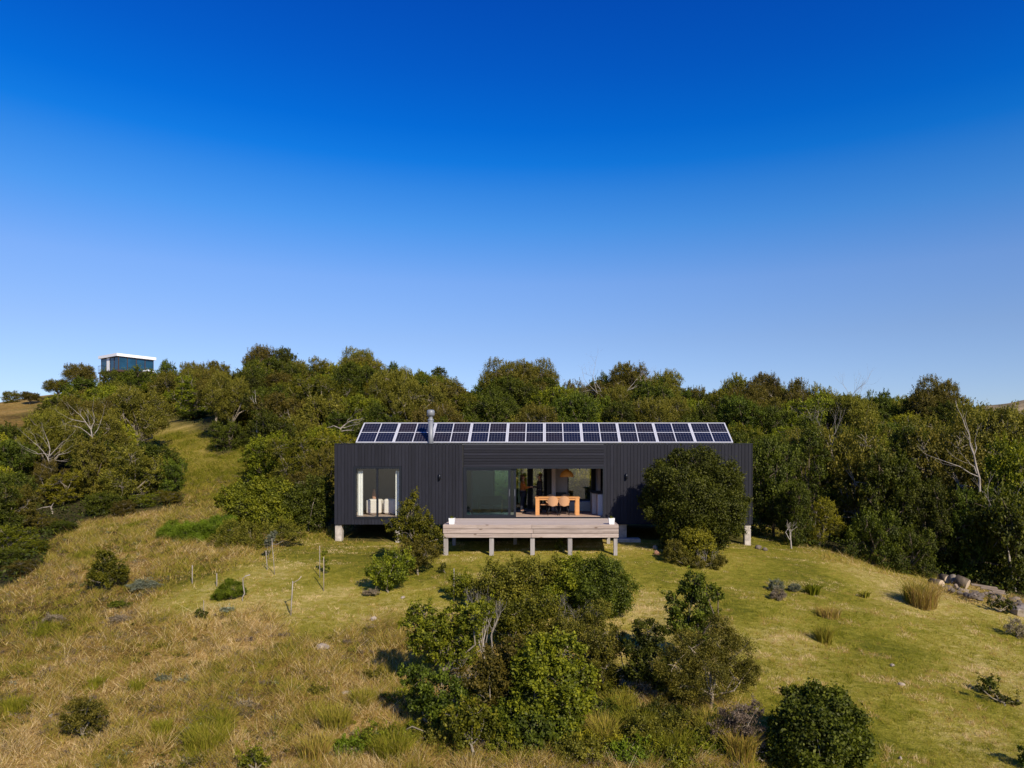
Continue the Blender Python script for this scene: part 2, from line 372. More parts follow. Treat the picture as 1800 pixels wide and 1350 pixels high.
# photovoltaic cells
m = MT('solar_cells'); tcn = m.n('ShaderNodeTexCoord'); oi = m.n('ShaderNodeObjectInfo')
gen = m.n('ShaderNodeSeparateXYZ', {0: tcn.outputs['Generated']})
def gridl(o, k, w):
    fr = m.math('FRACT', m.math('MULTIPLY', o, k)); a = m.math('LESS_THAN', fr, w); b = m.math('GREATER_THAN', fr, 1 - w); return m.math('MAXIMUM', a, b)
gx = gridl(gen.outputs[0], 6.0, .035); gy = gridl(gen.outputs[1], 5.0, .035)
cn = m.noise(2.2, 3, tcn.outputs['Object']); base = m.ramp(m.math('ADD', m.math('MULTIPLY', cn, .5), m.math('MULTIPLY', oi.outputs['Random'], .5)), [(.25, (.0015, .004, .022)), (.5, (.003, .004, .012)), (.75, (.012, .007, .009))])
colc = m.mix(m.math('MAXIMUM', gx, gy), base, c4((.13, .13, .16)))
m.principled(colc, .35, 0, None, .25); M_PV = m.m
M_SKIN = simple('skin', (.40, .22, .15), .6, 0, .05); M_ORANGE = simple('rust_knit', (.36, .11, .02), .9, 0, .1)
M_JEAN = simple('dark_denim', (.012, .016, .03), .9); M_BLKC = simple('black_cloth', (.012, .012, .018), .9); M_HAIR = simple('brown_hair', (.05, .025, .014), .7); M_SHOE = simple('black_shoe', (.015, .015, .018), .5)

# ------------------------------------------------------------------ ground and far hill
fd = field_d(GX, GY); ld = lawn_d(GX, GY)
jit = (fbm(GX / 2.2, GY / 2.2, 3) - .5) * 90
wildm = sstep(30, -30, ld + jit); wildm = np.where(GY < 11, sstep(2, -6, GX), wildm)
wood = sstep(6, -14, fd + jit * .2) * sstep(130, 100, GY)
# the strip under the house keeps bare soil
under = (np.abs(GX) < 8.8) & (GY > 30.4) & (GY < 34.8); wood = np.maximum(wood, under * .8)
bare = sstep(-.69, -.715, GX / np.maximum(GY, 1)) * sstep(64, 70, GY); wood = wood * (1 - bare)
glade = sstep(1.9, 1.1, np.abs(GX + 2.7)) * sstep(36, 38, GY) * sstep(50, 46, GY); wood = wood * (1 - glade)
wildm = wildm * (1 - .6 * sstep(38, 48, GY) * (1 - bare)); wildm = np.where(glade > .3, .3, wildm)
dry = fbm(GX / 3.1 + 40, GY / 3.1, 4); dry = np.clip((dry - .5) * 2.2 + .5, 0, 1)
ny, nx = GX.shape
V = np.stack([GX, GY, GZ], -1).reshape(-1, 3); idx = np.arange(nx * ny).reshape(ny, nx)
Fq = np.stack([idx[:-1, :-1], idx[:-1, 1:], idx[1:, 1:], idx[1:, :-1]], -1).reshape(-1, 4)
me = npmesh('ground', V, Fq, M_GROUND, smooth=True)
for nm, arr in (('wild', wildm), ('dry', dry), ('wood', wood)):
    at = me.attributes.new(nm, 'FLOAT', 'POINT'); at.data.foreach_set('value', arr.astype(np.float32).ravel())
tag(link(bpy.data.objects.new('ground', me)), kind='structure')
hm = MT('dry_hill'); hf = hm.noise(.06, 8, hm.mp((1, 1, 1)), .7); hm.principled(hm.ramp(hf, [(.35, (.07, .065, .03)), (.5, (.20, .155, .095)), (.68, (.34, .26, .17))]), .95, 0, hm.bump(hf, .6, 2), .1)
hx, hy = np.meshgrid(np.linspace(60, 460, 80), np.linspace(240, 420, 40))
hz = -14 + 53 * np.exp(-((hx - 250) / 200) ** 2) * np.exp(-((hy - 310) / 50) ** 2) + (fbm(hx / 14, hy / 14, 4) - .5) * 2.5
hidx = np.arange(hx.size).reshape(hx.shape)
tag(link(bpy.data.objects.new('far_hill', npmesh('far_hill', np.stack([hx, hy, hz], -1).reshape(-1, 3), np.stack([hidx[:-1, :-1], hidx[:-1, 1:], hidx[1:, 1:], hidx[1:, :-1]], -1).reshape(-1, 4), hm.m, smooth=True))), kind='structure')

# ------------------------------------------------------------------ the black house
HX0, HX1, Y0, Y1 = -8.86, 8.78, 30.0, 34.5
ZT, ZB, ZF = 10.77, 7.36, 7.70
W0, W1, WB, WT = -8.04, -6.05, 7.63, 9.78          # bedroom window opening
O0, O1, OT = -3.41, 2.52, 9.76                     # living room opening
house = empty('black_timber_house', (0, Y0, ZB), 'long flat black timber house raised on posts, with solar panels along its roof', 'house')
house_inv = Vector((0, -Y0, -ZB))
class HH:                                           # children of the house are modelled in world space and shifted
    pass
def hb(name, mat, *a, bev=0, par=None, off=house):
    x0, x1, y0, y1, z0, z1 = a; o = MB().box(x0, x1, y0 - Y0, y1 - Y0, z0 - ZB, z1 - ZB, bev).build(name, mat, par or off); return o
def hmb(mb, name, mat, par=None):
    mb.v = [(x, y - Y0, z - ZB) for x, y, z in mb.v]; return mb.build(name, mat, par or house)
# shell: backing walls with openings, floor, ceiling, roof
sh = MB(); yb0, yb1 = Y0 + .03, Y0 + .16
sh.box(HX0 + .03, W0 - .01, yb0, yb1, ZB + .02, ZT - .04); sh.box(W0 - .01, W1 + .01, yb0, yb1, ZB + .02, WB - .01); sh.box(W0 - .01, W1 + .01, yb0, yb1, WT + .01, ZT - .04)
sh.box(W1 + .01, O0 - .01, yb0, yb1, ZB + .02, ZT - .04); sh.box(O0 - .01, O1 + .01, yb0, yb1, OT + .01, ZT - .04); sh.box(O0 - .01, O1 + .01, yb0, yb1, ZB + .02, ZF - .05)
sh.box(O1 + .01, HX1 - .03, yb0, yb1, ZB + .02, ZT - .04)
hmb(sh, 'front_wall', M_BLACK)
bk = MB()                                           # back wall with its windows
BW = [(-2.46, -1.70, 7.72, 9.66), (-1.45, -.78, 7.72, 9.80), (-.60, .0, 7.72, 9.80), (1.12, 2.30, 8.16, 9.80)]
xx = HX0 + .03
for a, b, z0, z1 in BW:
    bk.box(xx, a, Y1 - .15, Y1, ZB + .02, ZT - .04); bk.box(a, b, Y1 - .15, Y1, z1, ZT - .04); bk.box(a, b, Y1 - .15, Y1, ZB + .02, z0); xx = b
bk.box(xx, HX1 - .03, Y1 - .15, Y1, ZB + .02, ZT - .04)
hmb(bk, 'back_wall', M_BLACK)
for a, b, z0, z1 in BW:
    f = hmb(MB().box(a, a + .05, Y1 - .13, Y1 - .05, z0, z1).box(b - .05, b, Y1 - .13, Y1 - .05, z0, z1).box(a + .05, b - .05, Y1 - .13, Y1 - .05, z0, z0 + .05).box(a + .05, b - .05, Y1 - .13, Y1 - .05, z1 - .05, z1), 'window', M_FRAME)
    hb('pane', M_GLASS, a + .05, b - .05, Y1 - .095, Y1 - .085, z0 + .05, z1 - .05, par=f)
hb('side_wall', M_CLADV, HX0, HX0 + .03, Y0 + .028, Y1 + .02, ZB, ZT - .022); hb('side_wall', M_CLADV, HX1 - .03, HX1, Y0 + .028, Y1 + .02, ZB, ZT - .022)
hb('subfloor', M_BLACK, HX0 + .05, HX1 - .05, yb1, Y1 - .16, ZB, ZF - .06)
hb('ceiling', M_CEIL, HX0 + .05, HX1 - .05, yb1, Y1 - .16, 9.98, 10.06)
hb('roof', M_ROOF, HX0 + .05, HX1 - .05, yb1, Y1 - .16, 10.50, 10.60)
hmb(MB().box(HX0 - .01, HX1 + .01, Y0 - .012, Y0 + .2, ZT - .02, ZT + .012).box(HX0 - .01, HX1 + .01, Y1 - .18, Y1 + .03, ZT - .02, ZT + .012), 'parapet_cap', M_FRAME)
for i in range(20):                                 # floor boards inside, front of the room
    pass
y = Y0 + .17; k = 0
while y < Y1 - .2:
    hb('floor_board', M_FLOOR, O0 - 1.2, 8.0 if False else 3.6, y, min(y + .195, Y1 - .16), ZF - .03, ZF, bev=.003); y += .2
hb('floor_panel', M_FLOOR, -8.7, O0 - 1.21, Y0 + .17, Y1 - .16, ZF - .03, ZF)
# inner walls
hb('partition_wall', M_GREYW, -4.75, -4.63, yb1, Y1 - .16, ZF, 9.98)
hb('partition_wall', M_WHITEW, 3.62, 3.74, yb1, Y1 - .16, ZF, 9.98)
hb('bedroom_wall_lining', M_GREYW, -8.70, -4.76, Y1 - .9, Y1 - .8, ZF, 9.98)
hb('living_wall_lining', M_GREYW, -4.62, -2.48, Y1 - .26, Y1 - .16, ZF, 9.98)
hb('white_column', M_WHITEW, .34, .52, 33.2, 33.4, ZF, 9.98)
hb('kitchen_wall_lining', M_WHITEW, .53, 1.10, 34.1, 34.3, ZF, 9.98)
hb('dark_cupboard', M_DARKJ, .12, .33, 33.4, 34.3, ZF, 9.98)
hb('sideboard', M_DARKJ, .54, 1.05, 33.5, 34.0, ZF, ZF + .85)
hb('window_bench', M_CAB, 1.15, 2.45, 33.3, 34.2, ZF, ZF + .43)
hb('kitchen_wall_return', M_WHITEW, 2.48, 2.62, 33.2, 34.3, ZF, 9.98)
hmb(MB().box(2.12, 2.30, 31.6, 33.0, ZF, ZF + .93).box(2.31, 2.74, 30.7, 33.0, ZF, ZF + .90), 'kitchen_island', M_CAB)
hb('worktop', M_DARKJ, 2.08, 2.78, 30.65, 33.05, ZF + .935, ZF + .97)
# cladding boards
random.seed(11)
def vboard(x0, x1, z0, z1):
    d = random.uniform(-.003, .003)
    hb('cladding_board', M_CLADV, x0, x1, Y0 + d, Y0 + .026, z0, z1, bev=.004)
step = .142; x = HX0
while x < HX1 - .02:
    xe = min(x + step - .010, HX1); xm = (x + xe) / 2
    if W0 - .03 < xm < W1 + .03: vboard(x, xe, ZB, WB - .03); vboard(x, xe, WT + .03, ZT - .022)
    elif O0 - .03 < xm < O1 + .03: pass
    else: vboard(x, xe, ZB, ZT - .022)
    x += step
z = OT + .035; nb = 8; hh = (ZT - .022 - z) / nb
for i in range(nb):
    d = random.uniform(-.003, .003)
    hb('lintel_board', M_CLADH, O0 + .01, O1 - .01, Y0 + d, Y0 + .026, z + i * hh, z + (i + 1) * hh - .012, bev=.004)
hb('sill_board', M_CLADH, O0 + .01, O1 - .01, Y0, Y0 + .026, ZB, ZF - .06, bev=.004)
# bedroom window
wf = hmb(MB().box(W0 - .02, W1 + .02, Y0 - .015, Y0 + .13, WT - .07, WT + .025).box(W0 - .02, W1 + .02, Y0 - .02, Y0 + .13, WB - .03, WB + .06)
    .box(W0 - .02, W0 + .09, Y0 - .015, Y0 + .13, WB + .06, WT - .07).box(W1 - .08, W1 + .02, Y0 - .015, Y0 + .13, WB + .06, WT - .07)
    .box(-7.10, -7.02, Y0 + .02, Y0 + .10, WB + .06, WT - .07), 'bedroom_window', M_FRAME)
hb('pane', M_GLASS, W0 + .09, -7.10, Y0 + .055, Y0 + .065, WB + .06, WT - .07, par=wf)
hb('pane', M_GLASS, -7.02, W1 - .08, Y0 + .045, Y0 + .055, WB + .06, WT - .07, par=wf)
# sliding door: fixed frame, two stacked leaves on the left half
sf = hmb(MB().box(O0 - .01, O1 + .01, Y0 - .01, Y0 + .16, OT - .045, OT + .03).box(O0 - .01, O0 + .07, Y0 - .01, Y0 + .16, ZF - .02, OT - .045)
    .box(O1 - .05, O1 + .01, Y0 - .01, Y0 + .16, ZF - .02, OT - .045).box(O0 - .01, O1 + .01, Y0 - .02, Y0 + .16, ZF - .06, ZF - .022), 'sliding_door_frame', M_FRAME)
for (a, b, yy) in ((O0 + .07, -1.43, Y0 + .02), (-3.1, -1.20, Y0 + .085)):
    lf = hmb(MB().box(a, a + .06, yy, yy + .05, ZF - .02, OT - .05).box(b - .10, b, yy, yy + .05, ZF - .02, OT - .05).box(a + .06, b - .10, yy, yy + .05, ZF - .02, ZF + .06).box(a + .06, b - .10, yy, yy + .05, OT - .12, OT - .05), 'sliding_door', M_FRAME)
    hb('pane', M_GLASST, a + .06, b - .10, yy + .02, yy + .03, ZF + .06, OT - .12, par=lf)
    hb('handle', M_FLUE, b - .06, b - .045, yy - .02, yy - .001, 8.55, 8.85, par=lf)
# curtains
def curtain(x0, x1, y, z0, z1, nfold):
    nX = 60; vs = []; fs = []
    for i in range(nX + 1):
        t = i / nX; xx = x0 + (x1 - x0) * t; yy = y + .035 * math.sin(t * nfold * 2 * math.pi)
        vs += [(xx, yy, z0), (xx, yy, z1)]
    for i in range(nX): fs.append((2 * i, 2 * i + 2, 2 * i + 3, 2 * i + 1))
    return hmb(MB().add(vs, fs, True), 'curtain', M_CURT)
curtain(-7.94, -7.72, Y0 + .25, ZF + .02, 9.62, 3); curtain(-6.33, -6.15, Y0 + .25, ZF + .02, 9.62, 2)
# wall lamps
for px, py in ((773, 838), (1101, 837)):
    c = P(px, py, Y0)
    hmb(MB().box(c.x - .05, c.x + .05, Y0 - .03, Y0 - .004, c.z - .06, c.z + .06).tube([(c.x, Y0 - .075, c.z - .12), (c.x, Y0 - .075, c.z + .12)], .045, 10), 'wall_lamp', M_FRAME)
# chimney flue
fx = -4.84
hmb(MB().tube([(fx, 30.28, 10.3), (fx, 30.28, 11.76)], .112, 20), 'flue_pipe', M_FLUE)
hmb(MB().lathe([(.128, 0), (.128, .05), (.09, .07), (.08, .16), (.13, .2), (.165, .22), (.168, .40), (.12, .46), (0, .47)], (fx, 30.28, 11.76), 20), 'flue_cowl', M_FLUE)
# posts and footings
def cpost(px0, px1, pyb, D=30.08, d=.3, top=ZB):
    a = P(px0, pyb, D); b = P(px1, pyb, D)
    hb('concrete_post', M_CONC, a.x, b.x, D, D + d, a.z - .5, top - .005, bev=.012)
cpost(588.8, 600.5, 953); cpost(695, 703.5, 949); cpost(1309, 1320, 958); cpost(1087, 1101.5, 944, D=30.15, d=.5)
for xp in (-8.7, -6.2, -3.2, 0, 3.4, 6, 8.4): hb('concrete_post', M_CONC, xp - .13, xp + .13, 33.9, 34.2, 6.0, ZB - .005, bev=.012)
hb('footing_slab', M_CONC, 3.0, 4.0, 29.55, 30.12, 6.45, 6.80, bev=.02)
# solar panels: ten frames of two, each pair of blocks split by a mid rail
pb = P(625, 778, 30.3); XA, XB = -8.05, 8.05
zb_, zt_, yb_, yt_ = 10.0 + 34.5 * .02424, 10.0 + 69 * .02538, 30.30, 31.72
sl = math.hypot(yt_ - yb_, zt_ - zb_); ang = math.atan2(zt_ - zb_, yt_ - yb_); NP_ = 10; pw = (XB - XA) / NP_
def pmesh():
    w = pw - .008; r = .055; t = .02
    mb = MB(); mb.box(-w / 2, w / 2, 0, r, -.035, 0).box(-w / 2, w / 2, sl - r, sl, -.035, 0).box(-w / 2, -w / 2 + r, r, sl - r, -.035, 0).box(w / 2 - r, w / 2, r, sl - r, -.035, 0)
    mb.box(-t, t, r, sl - r, -.03, -.001).box(-w / 2 + r, -t, sl / 2 - t, sl / 2 + t, -.03, -.002).box(t, w / 2 - r, sl / 2 - t, sl / 2 + t, -.03, -.002)
    mb.box(-w / 2 + .01, w / 2 - .01, .01, sl - .01, -.034, -.031)
    return mb.mesh('solar_panel', M_ALU)
pm = pmesh(); cellm = None
for i in range(NP_):
    o = link(bpy.data.objects.new('solar_panel', pm), house); o.location = (XA + pw * (i + .5), yb_ - Y0, zb_ - ZB); o.rotation_euler = (ang, 0, 0)
    if cellm is None:
        w = pw - .008; cw = w / 2 - .055 - .02; ch = sl / 2 - .055 - .02
        cellm = MB().box(0, cw, 0, ch, -.014, -.006).mesh('cell_block', M_PV)
    for sx in (-(pw - .008) / 2 + .055, .02):
        for sy in (.055, sl / 2 + .02):
            c = link(bpy.data.objects.new('cell_block', cellm), o); c.location = (sx, sy, 0)
rk = MB()
for i in range(NP_ + 1):
    xx = XA + pw * i; xx = min(max(xx, XA + .05), XB - .05)
    rk.box(xx - .02, xx + .02, yt_ - .10, yt_ - .06, 10.6, zt_ - .08)
rk.box(XA, XB, yt_ - .14, yt_ - .1, zt_ - .14, zt_ - .10).box(XA, XB, yb_ + .06, yb_ + .1, 10.6, 10.8)
hmb(rk, 'panel_rack', M_FLUE)

# ------------------------------------------------------------------ timber deck
DY0, DY1, DZ = 26.85, 29.975, 7.625
DXA, DXB = -3.83, 2.80
deck = empty('timber_deck', ((DXA + DXB) / 2, DY0, DZ), 'weathered grey timber deck on posts before the open sliding door', 'deck'); dk0 = deck.location.copy()
def db(name, mat, *a, bev=0):
    x0, x1, y0, y1, z0, z1 = a; return MB().box(x0 - dk0.x, x1 - dk0.x, y0 - dk0.y, y1 - dk0.y, z0 - dk0.z, z1 - dk0.z, bev).build(name, mat, deck)
npl = 22; pw_ = (DY1 - DY0 - .05) / npl
for i in range(npl):
    y = DY0 + .05 + i * pw_; db('deck_plank', M_PLANK, DXA + .05, DXB - .05, y, y + pw_ - .008, DZ - .032, DZ + random.uniform(-.002, .002), bev=.003)
for k in range(3):                                  # front fascia of stacked boards, jointed near the middle
    z1_ = DZ + .004 - k * .168; xs = -.48 + (.0, .05, -.02)[k]
    db('fascia_board', M_DECK, DXA, xs - .004, DY0 - .002 * k, DY0 + .045, z1_ - .153, z1_, bev=.007)
    db('fascia_board', M_DECK, xs + .004, DXB, DY0 - .003 * k, DY0 + .045, z1_ - .153, z1_, bev=.007)
    for xa in (DXA, DXB - .045): db('side_board', M_DECK, xa, xa + .045, DY0 + .05, DY1, z1_ - .153, z1_, bev=.007)
for px in (783.5, 864, 936, 1002, 1082):
    X = (px - CX) / F * (DY0 + .06); gz = float(ground(X, DY0 + .1)); hw = .083
    if px > 1080: hw = .07
    db('deck_post', M_POST, X - hw, X + hw, DY0 + .055, DY0 + .2, gz - .3, DZ - .495, bev=.006)
for X in (-3.7, -1.2, 1.0, 2.62):
    gz = float(ground(X, 29.2)); db('deck_post', M_POST, X - .07, X + .07, 29.1, 29.24, gz - .3, DZ - .04, bev=.006)
db('joist', M_POST, DXA + .06, DXB - .06, DY0 + .21, DY0 + .26, DZ - .24, DZ - .035)
db('joist', M_POST, DXA + .06, DXB - .06, 29.25, 29.30, DZ - .24, DZ - .035)

# ------------------------------------------------------------------ leaf and branch generators
def unit(v): return v / (np.linalg.norm(v, axis=-1, keepdims=True) + 1e-9)
def leaf_quads(cen, out_dir, L, W, rng, bias=.5, along=None):
    n = len(cen); nrm = unit(out_dir * bias + rng.normal(size=(n, 3)) * .55 + np.array([0, 0, .15]))
    t = rng.normal(size=(n, 3)) if along is None else along + rng.normal(size=(n, 3)) * .45
    t = unit(t - nrm * (t * nrm).sum(1, keepdims=True)); b = np.cross(nrm, t)
    s = rng.uniform(.65, 1.25, (n, 1)); L_ = t * L * s * .5; W_ = b * W * s * .5
    V = np.stack([cen - L_, cen + W_ * .9 + L_ * .1, cen + L_, cen - W_ * .9 + L_ * .1], 1).reshape(-1, 3)
    return V, np.arange(n * 4).reshape(n, 4)
def crown(lobes, L, W, cover, rng, sub=.28, shoots=0, shoot_len=.4, flat=1.0, fill=.22):
    """lobes: (x,y,z,r[,rz]). Leaves gather in clumps over every lobe"""
    Vs = []; Ts = []; la = L * W * .5
    cz = [l[2] for l in lobes]; zlo, zhi = min(cz) - .5, max(cz) + .5
    for l in lobes:
        x, y, z, r = l[:4]; rz = (l[4] if len(l) > 4 else r) * flat
        n = int(cover * 4 * math.pi * (r * r * .6 + r * rz * .4) / la)
        nc = max(10, int(26 * (r / .6) ** 1.2)); nc = min(nc, 90)
        cd_ = unit(rng.normal(size=(nc, 3))); cr_ = rng.uniform(.62, 1.06, (nc, 1)); ct = rng.uniform(0, 1, nc)
        ccen = cd_ * cr_
        which = rng.integers(0, nc, n); off = rng.normal(size=(n, 3)) * sub * rng.uniform(.5, 1.1, (n, 1)) * .6
        p = ccen[which] + off; isf = rng.random(n) < fill
        p[isf] = unit(rng.normal(size=(isf.sum(), 3))) * rng.uniform(.35, 1.0, (isf.sum(), 1)) ** .6
        o = unit(p); c = p * np.array([r, r, rz]) + np.array([x, y, z])
        v, _ = leaf_quads(c, o, L, W, rng); Vs.append(v)
        rad = np.linalg.norm(p, axis=1)
        tt = .25 * ct[which] + .35 * rng.random(n) + .40 * np.clip((rad - .55) / .5, 0, 1)  # inner leaves darker, outer ones lighter: crown shading painted into the tint
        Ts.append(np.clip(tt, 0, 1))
        if shoots:
            ns = max(1, int(shoots * r * r * 10))
            for _ in range(ns):
                d0 = unit(np.array([[rng.normal() * .7, rng.normal() * .7, abs(rng.normal()) + .25]]))[0]
                p0 = np.array([x, y, z]) + d0 * np.array([r, r, rz]) * .9
                dd = unit((d0 * .6 + np.array([0, 0, .8]) + rng.normal(size=3) * .25)[None])[0]
                m_ = int(shoot_len / L * 9 * rng.uniform(.6, 1.2)); q = rng.random((m_, 1)) * shoot_len * rng.uniform(.4, 1.1)
                c = p0 + dd * q + rng.normal(size=(m_, 3)) * L * .45
                v, _ = leaf_quads(c, np.repeat(dd[None], m_, 0), L, W, rng, .2, along=np.repeat(dd[None], m_, 0)); Vs.append(v)
                Ts.append(np.clip(.55 + .45 * rng.random(m_), 0, 1))
    V = np.concatenate(Vs); T = np.concatenate(Ts)
    return V, np.arange(len(V)).reshape(-1, 4), T
def segs_mesh(name, segs, mat, n=4):
    s = np.array([[*a, *b, r0, r1] for a, b, r0, r1 in segs]); a, b, r0, r1 = s[:, :3], s[:, 3:6], s[:, 6], s[:, 7]
    d = unit(b - a); h = np.where(np.abs(d[:, 2:3]) > .9, np.array([[1., 0, 0]]), np.array([[0, 0, 1.]])); u = unit(np.cross(d, h)); w = np.cross(d, u)
    m_ = len(s); V = np.empty((m_, 2 * n, 3))
    for k in range(n):
        t = 2 * math.pi * k / n; e = u * math.cos(t) + w * math.sin(t); V[:, k] = a + e * r0[:, None]; V[:, n + k] = b + e * r1[:, None]
    base = np.arange(m_)[:, None] * 2 * n
    Fq = np.concatenate([base + np.array([[k, (k + 1) % n, n + (k + 1) % n, n + k]]) for k in range(n)])
    return npmesh(name, V.reshape(-1, 3), Fq, mat, smooth=True)
def grow(p, d, L, r, depth, rng, out, spread=.6, up=.15, kids=(2, 3), ratio=.72):
    p = np.array(p, float); d = np.array(d, float); k = 3; q = p; rr = r
    for i in range(k):
        d = unit((d + rng.normal(size=3) * .12 + np.array([0, 0, up * .3]))[None])[0]
        q2 = q + d * L / k; r2 = r * (1 - .35 * (i + 1) / k); out.append((tuple(q), tuple(q2), rr, r2)); q, rr = q2, r2
    if depth > 0:
        for _ in range(rng.integers(kids[0], kids[1] + 1)):
            nd = unit((d + rng.normal(size=3) * spread + np.array([0, 0, up]))[None])[0]
            grow(q, nd, L * ratio * rng.uniform(.8, 1.15), rr * .72, depth - 1, rng, out, spread, up, kids, ratio)
def limbs(lobes, base, r0, rng, out, fork=.35, ntw=4, reach=.98):
    """trunk from the base, a crooked limb into every lobe and twigs beyond"""
    base = np.array(base, float); cen = np.mean([l[:3] for l in lobes], axis=0)
    fk = base + (cen - base) * fork; fk[:2] += rng.normal(size=2) * .08
    mid = (base + fk) / 2 + np.append(rng.normal(size=2) * .06, 0)
    out.append((tuple(base - np.array([0, 0, .3])), tuple(mid), r0 * 1.15, r0 * .9)); out.append((tuple(mid), tuple(fk), r0 * .9, r0 * .8))
    for l in lobes:
        c = np.array(l[:3]); m1 = fk + (c - fk) * .5 + rng.normal(size=3) * .12 * np.linalg.norm(c - fk)
        out.append((tuple(fk), tuple(m1), r0 * .55, r0 * .38)); out.append((tuple(m1), tuple(c), r0 * .38, r0 * .25))
        for _ in range(ntw):
            d = unit(rng.normal(size=(1, 3)) + np.array([[0, 0, .4]]))[0]; e = c + d * l[3] * rng.uniform(.6, reach)
            m2 = (c + e) / 2 + rng.normal(size=3) * .08 * l[3]
            out.append((tuple(c), tuple(m2), r0 * .22, r0 * .15)); out.append((tuple(m2), tuple(e), r0 * .15, r0 * .06))

# ------------------------------------------------------------------ hillside trees: prototypes
def tree_proto(seed, kind):
    rng = np.random.default_rng(seed); lobes = []
    if kind == 'round':      H, R, lo = 4.0, 1.9, .10; nl = 17; L, Wd, cov, lm, bm = .100, .062, .95, 'dark', BARKD
    elif kind == 'umbrella': H, R, lo = 4.2, 2.5, .50; nl = 16; L, Wd, cov, lm, bm = .10, .050, .78, 'olive', BARK
    elif kind == 'loose':    H, R, lo = 4.2, 1.8, .18; nl = 15; L, Wd, cov, lm, bm = .10, .055, .80, 'fresh', BARK
    elif kind == 'tall':     H, R, lo = 5.6, 1.6, .25; nl = 14; L, Wd, cov, lm, bm = .10, .062, .9, 'dark', BARKD
    elif kind == 'mound':    H, R, lo = 2.4, 1.8, .05; nl = 12; L, Wd, cov, lm, bm = .10, .060, .95, 'glossy', BARKD
    else:                    H, R, lo = 3.2, 1.8, .12; nl = 13; L, Wd, cov, lm, bm = .10, .050, .80, 'olive', BARK
    for i in range(nl):
        t = (i + .5) / nl; z = H * (lo + (1 - lo) * t ** .85) * .92; prof = math.sin(math.pi * min(1, (t * (.78 if kind == 'tall' else .58) + .24))) ** .7
        if kind == 'umbrella': prof = 1.05 - .35 * t
        a = i * 2.4 + rng.uniform(-.5, .5); rr = R * prof * rng.uniform(.35, .8); r = R * rng.uniform(.24, .46)
        lobes.append((rr * math.cos(a), rr * math.sin(a), min(z, H - r * .6), r, r * rng.uniform(.65, .95)))
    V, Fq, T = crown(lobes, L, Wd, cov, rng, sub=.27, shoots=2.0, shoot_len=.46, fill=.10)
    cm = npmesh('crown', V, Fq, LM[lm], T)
    sg = []; limbs(lobes, (0, 0, 0), .13 if kind == 'umbrella' else .10, rng, sg, .3 if kind != 'umbrella' else .35, 9 if kind in ('umbrella', 'scrub', 'loose') else 5, 1.15)
    return cm, segs_mesh('trunk', sg, bm, 5), H, R
KINDS = ['round', 'umbrella', 'loose', 'tall', 'mound', 'scrub']
PROTO = {k: [tree_proto(100 + 7 * i + j, k) for j in range(3 if k in ('round', 'scrub', 'umbrella') else 2)] for i, k in enumerate(KINDS)}
# leaf colour variants share the crown shapes
def recolour(me, lm):
    m2 = me.copy(); m2.materials.clear(); m2.materials.append(LM[lm]); return m2
for k, src, lm in (('yellowloose', 'loose', 'yellow'), ('oliveround', 'round', 'olive'), ('freshround', 'round', 'fresh'), ('greyscrub', 'scrub', 'dusty')):
    PROTO[k] = [(recolour(p[0], lm), p[1], p[2], p[3]) for p in PROTO[src]]
DESC = {'round': 'dark green rounded', 'umbrella': 'olive spreading', 'loose': 'fresh green loose', 'tall': 'tall dark green', 'mound': 'low glossy dark green',
        'scrub': 'olive bushy', 'yellowloose': 'yellow-green loose', 'oliveround': 'olive brown rounded', 'freshround': 'mid green rounded', 'greyscrub': 'grey-green bushy'}
ntree = 0
def put_tree(X, Y, kind, height, width, label, group, rng, name='hillside_tree', cat='tree', sink=0):
    global ntree
    cm, tm, H, R = PROTO[kind][rng.integers(0, len(PROTO[kind]))]
    gz = float(ground(X, Y)) - .05 - sink
    o = empty(name, (X, Y, gz), label, cat, group, rng.uniform(0, 6.28)); sz = height / H; sx = width / (2 * R * 1.15)
    sx = max(sx, sz * .72); o.scale = (sx, sx * rng.uniform(.9, 1.1), sz)
    link(bpy.data.objects.new('crown', cm), o); link(bpy.data.objects.new('trunk', tm), o); ntree += 1; return o

SKY = [(0,712),(20,705),(50,692),(75,690),(115,655),(150,645),(175,655),(180,662),(268,662),(290,638),(320,652),(345,642),(375,638),(400,648),(430,655),(445,628),(465,617),(500,618),(530,635),(545,647),(560,636),(600,628),(640,620),(665,642),(690,638),(715,647),(745,652),(770,643),(795,668),(830,683),(855,677),(870,652),(895,644),(930,642),(960,647),(975,672),(1000,676),(1030,667),(1055,662),(1100,650),(1140,654),(1190,667),(1215,686),(1260,682),(1290,664),(1330,670),(1380,674),(1410,687),(1440,680),(1520,692),(1560,692),(1610,682),(1640,677),(1665,687),(1690,712),(1800,716)]
SKX = np.array([s[0] for s in SKY], float); SKV = np.array([s[1] for s in SKY], float)
rng = np.random.default_rng(21)
covered = np.full(200, 2000.0)                      # lowest y already hidden per 10 px column
def skyline_tree(px, yt, D, wpx, kind, label, group=None):
    X = (px - CX) / F * D; top = CAM[2] - (yt - HY) / F * D; g0 = float(ground(X, D)); h = max(top - g0, 1.5)
    put_tree(X, D, kind, h, wpx * D / F, label, group or 'trees on the skyline ridge', rng)
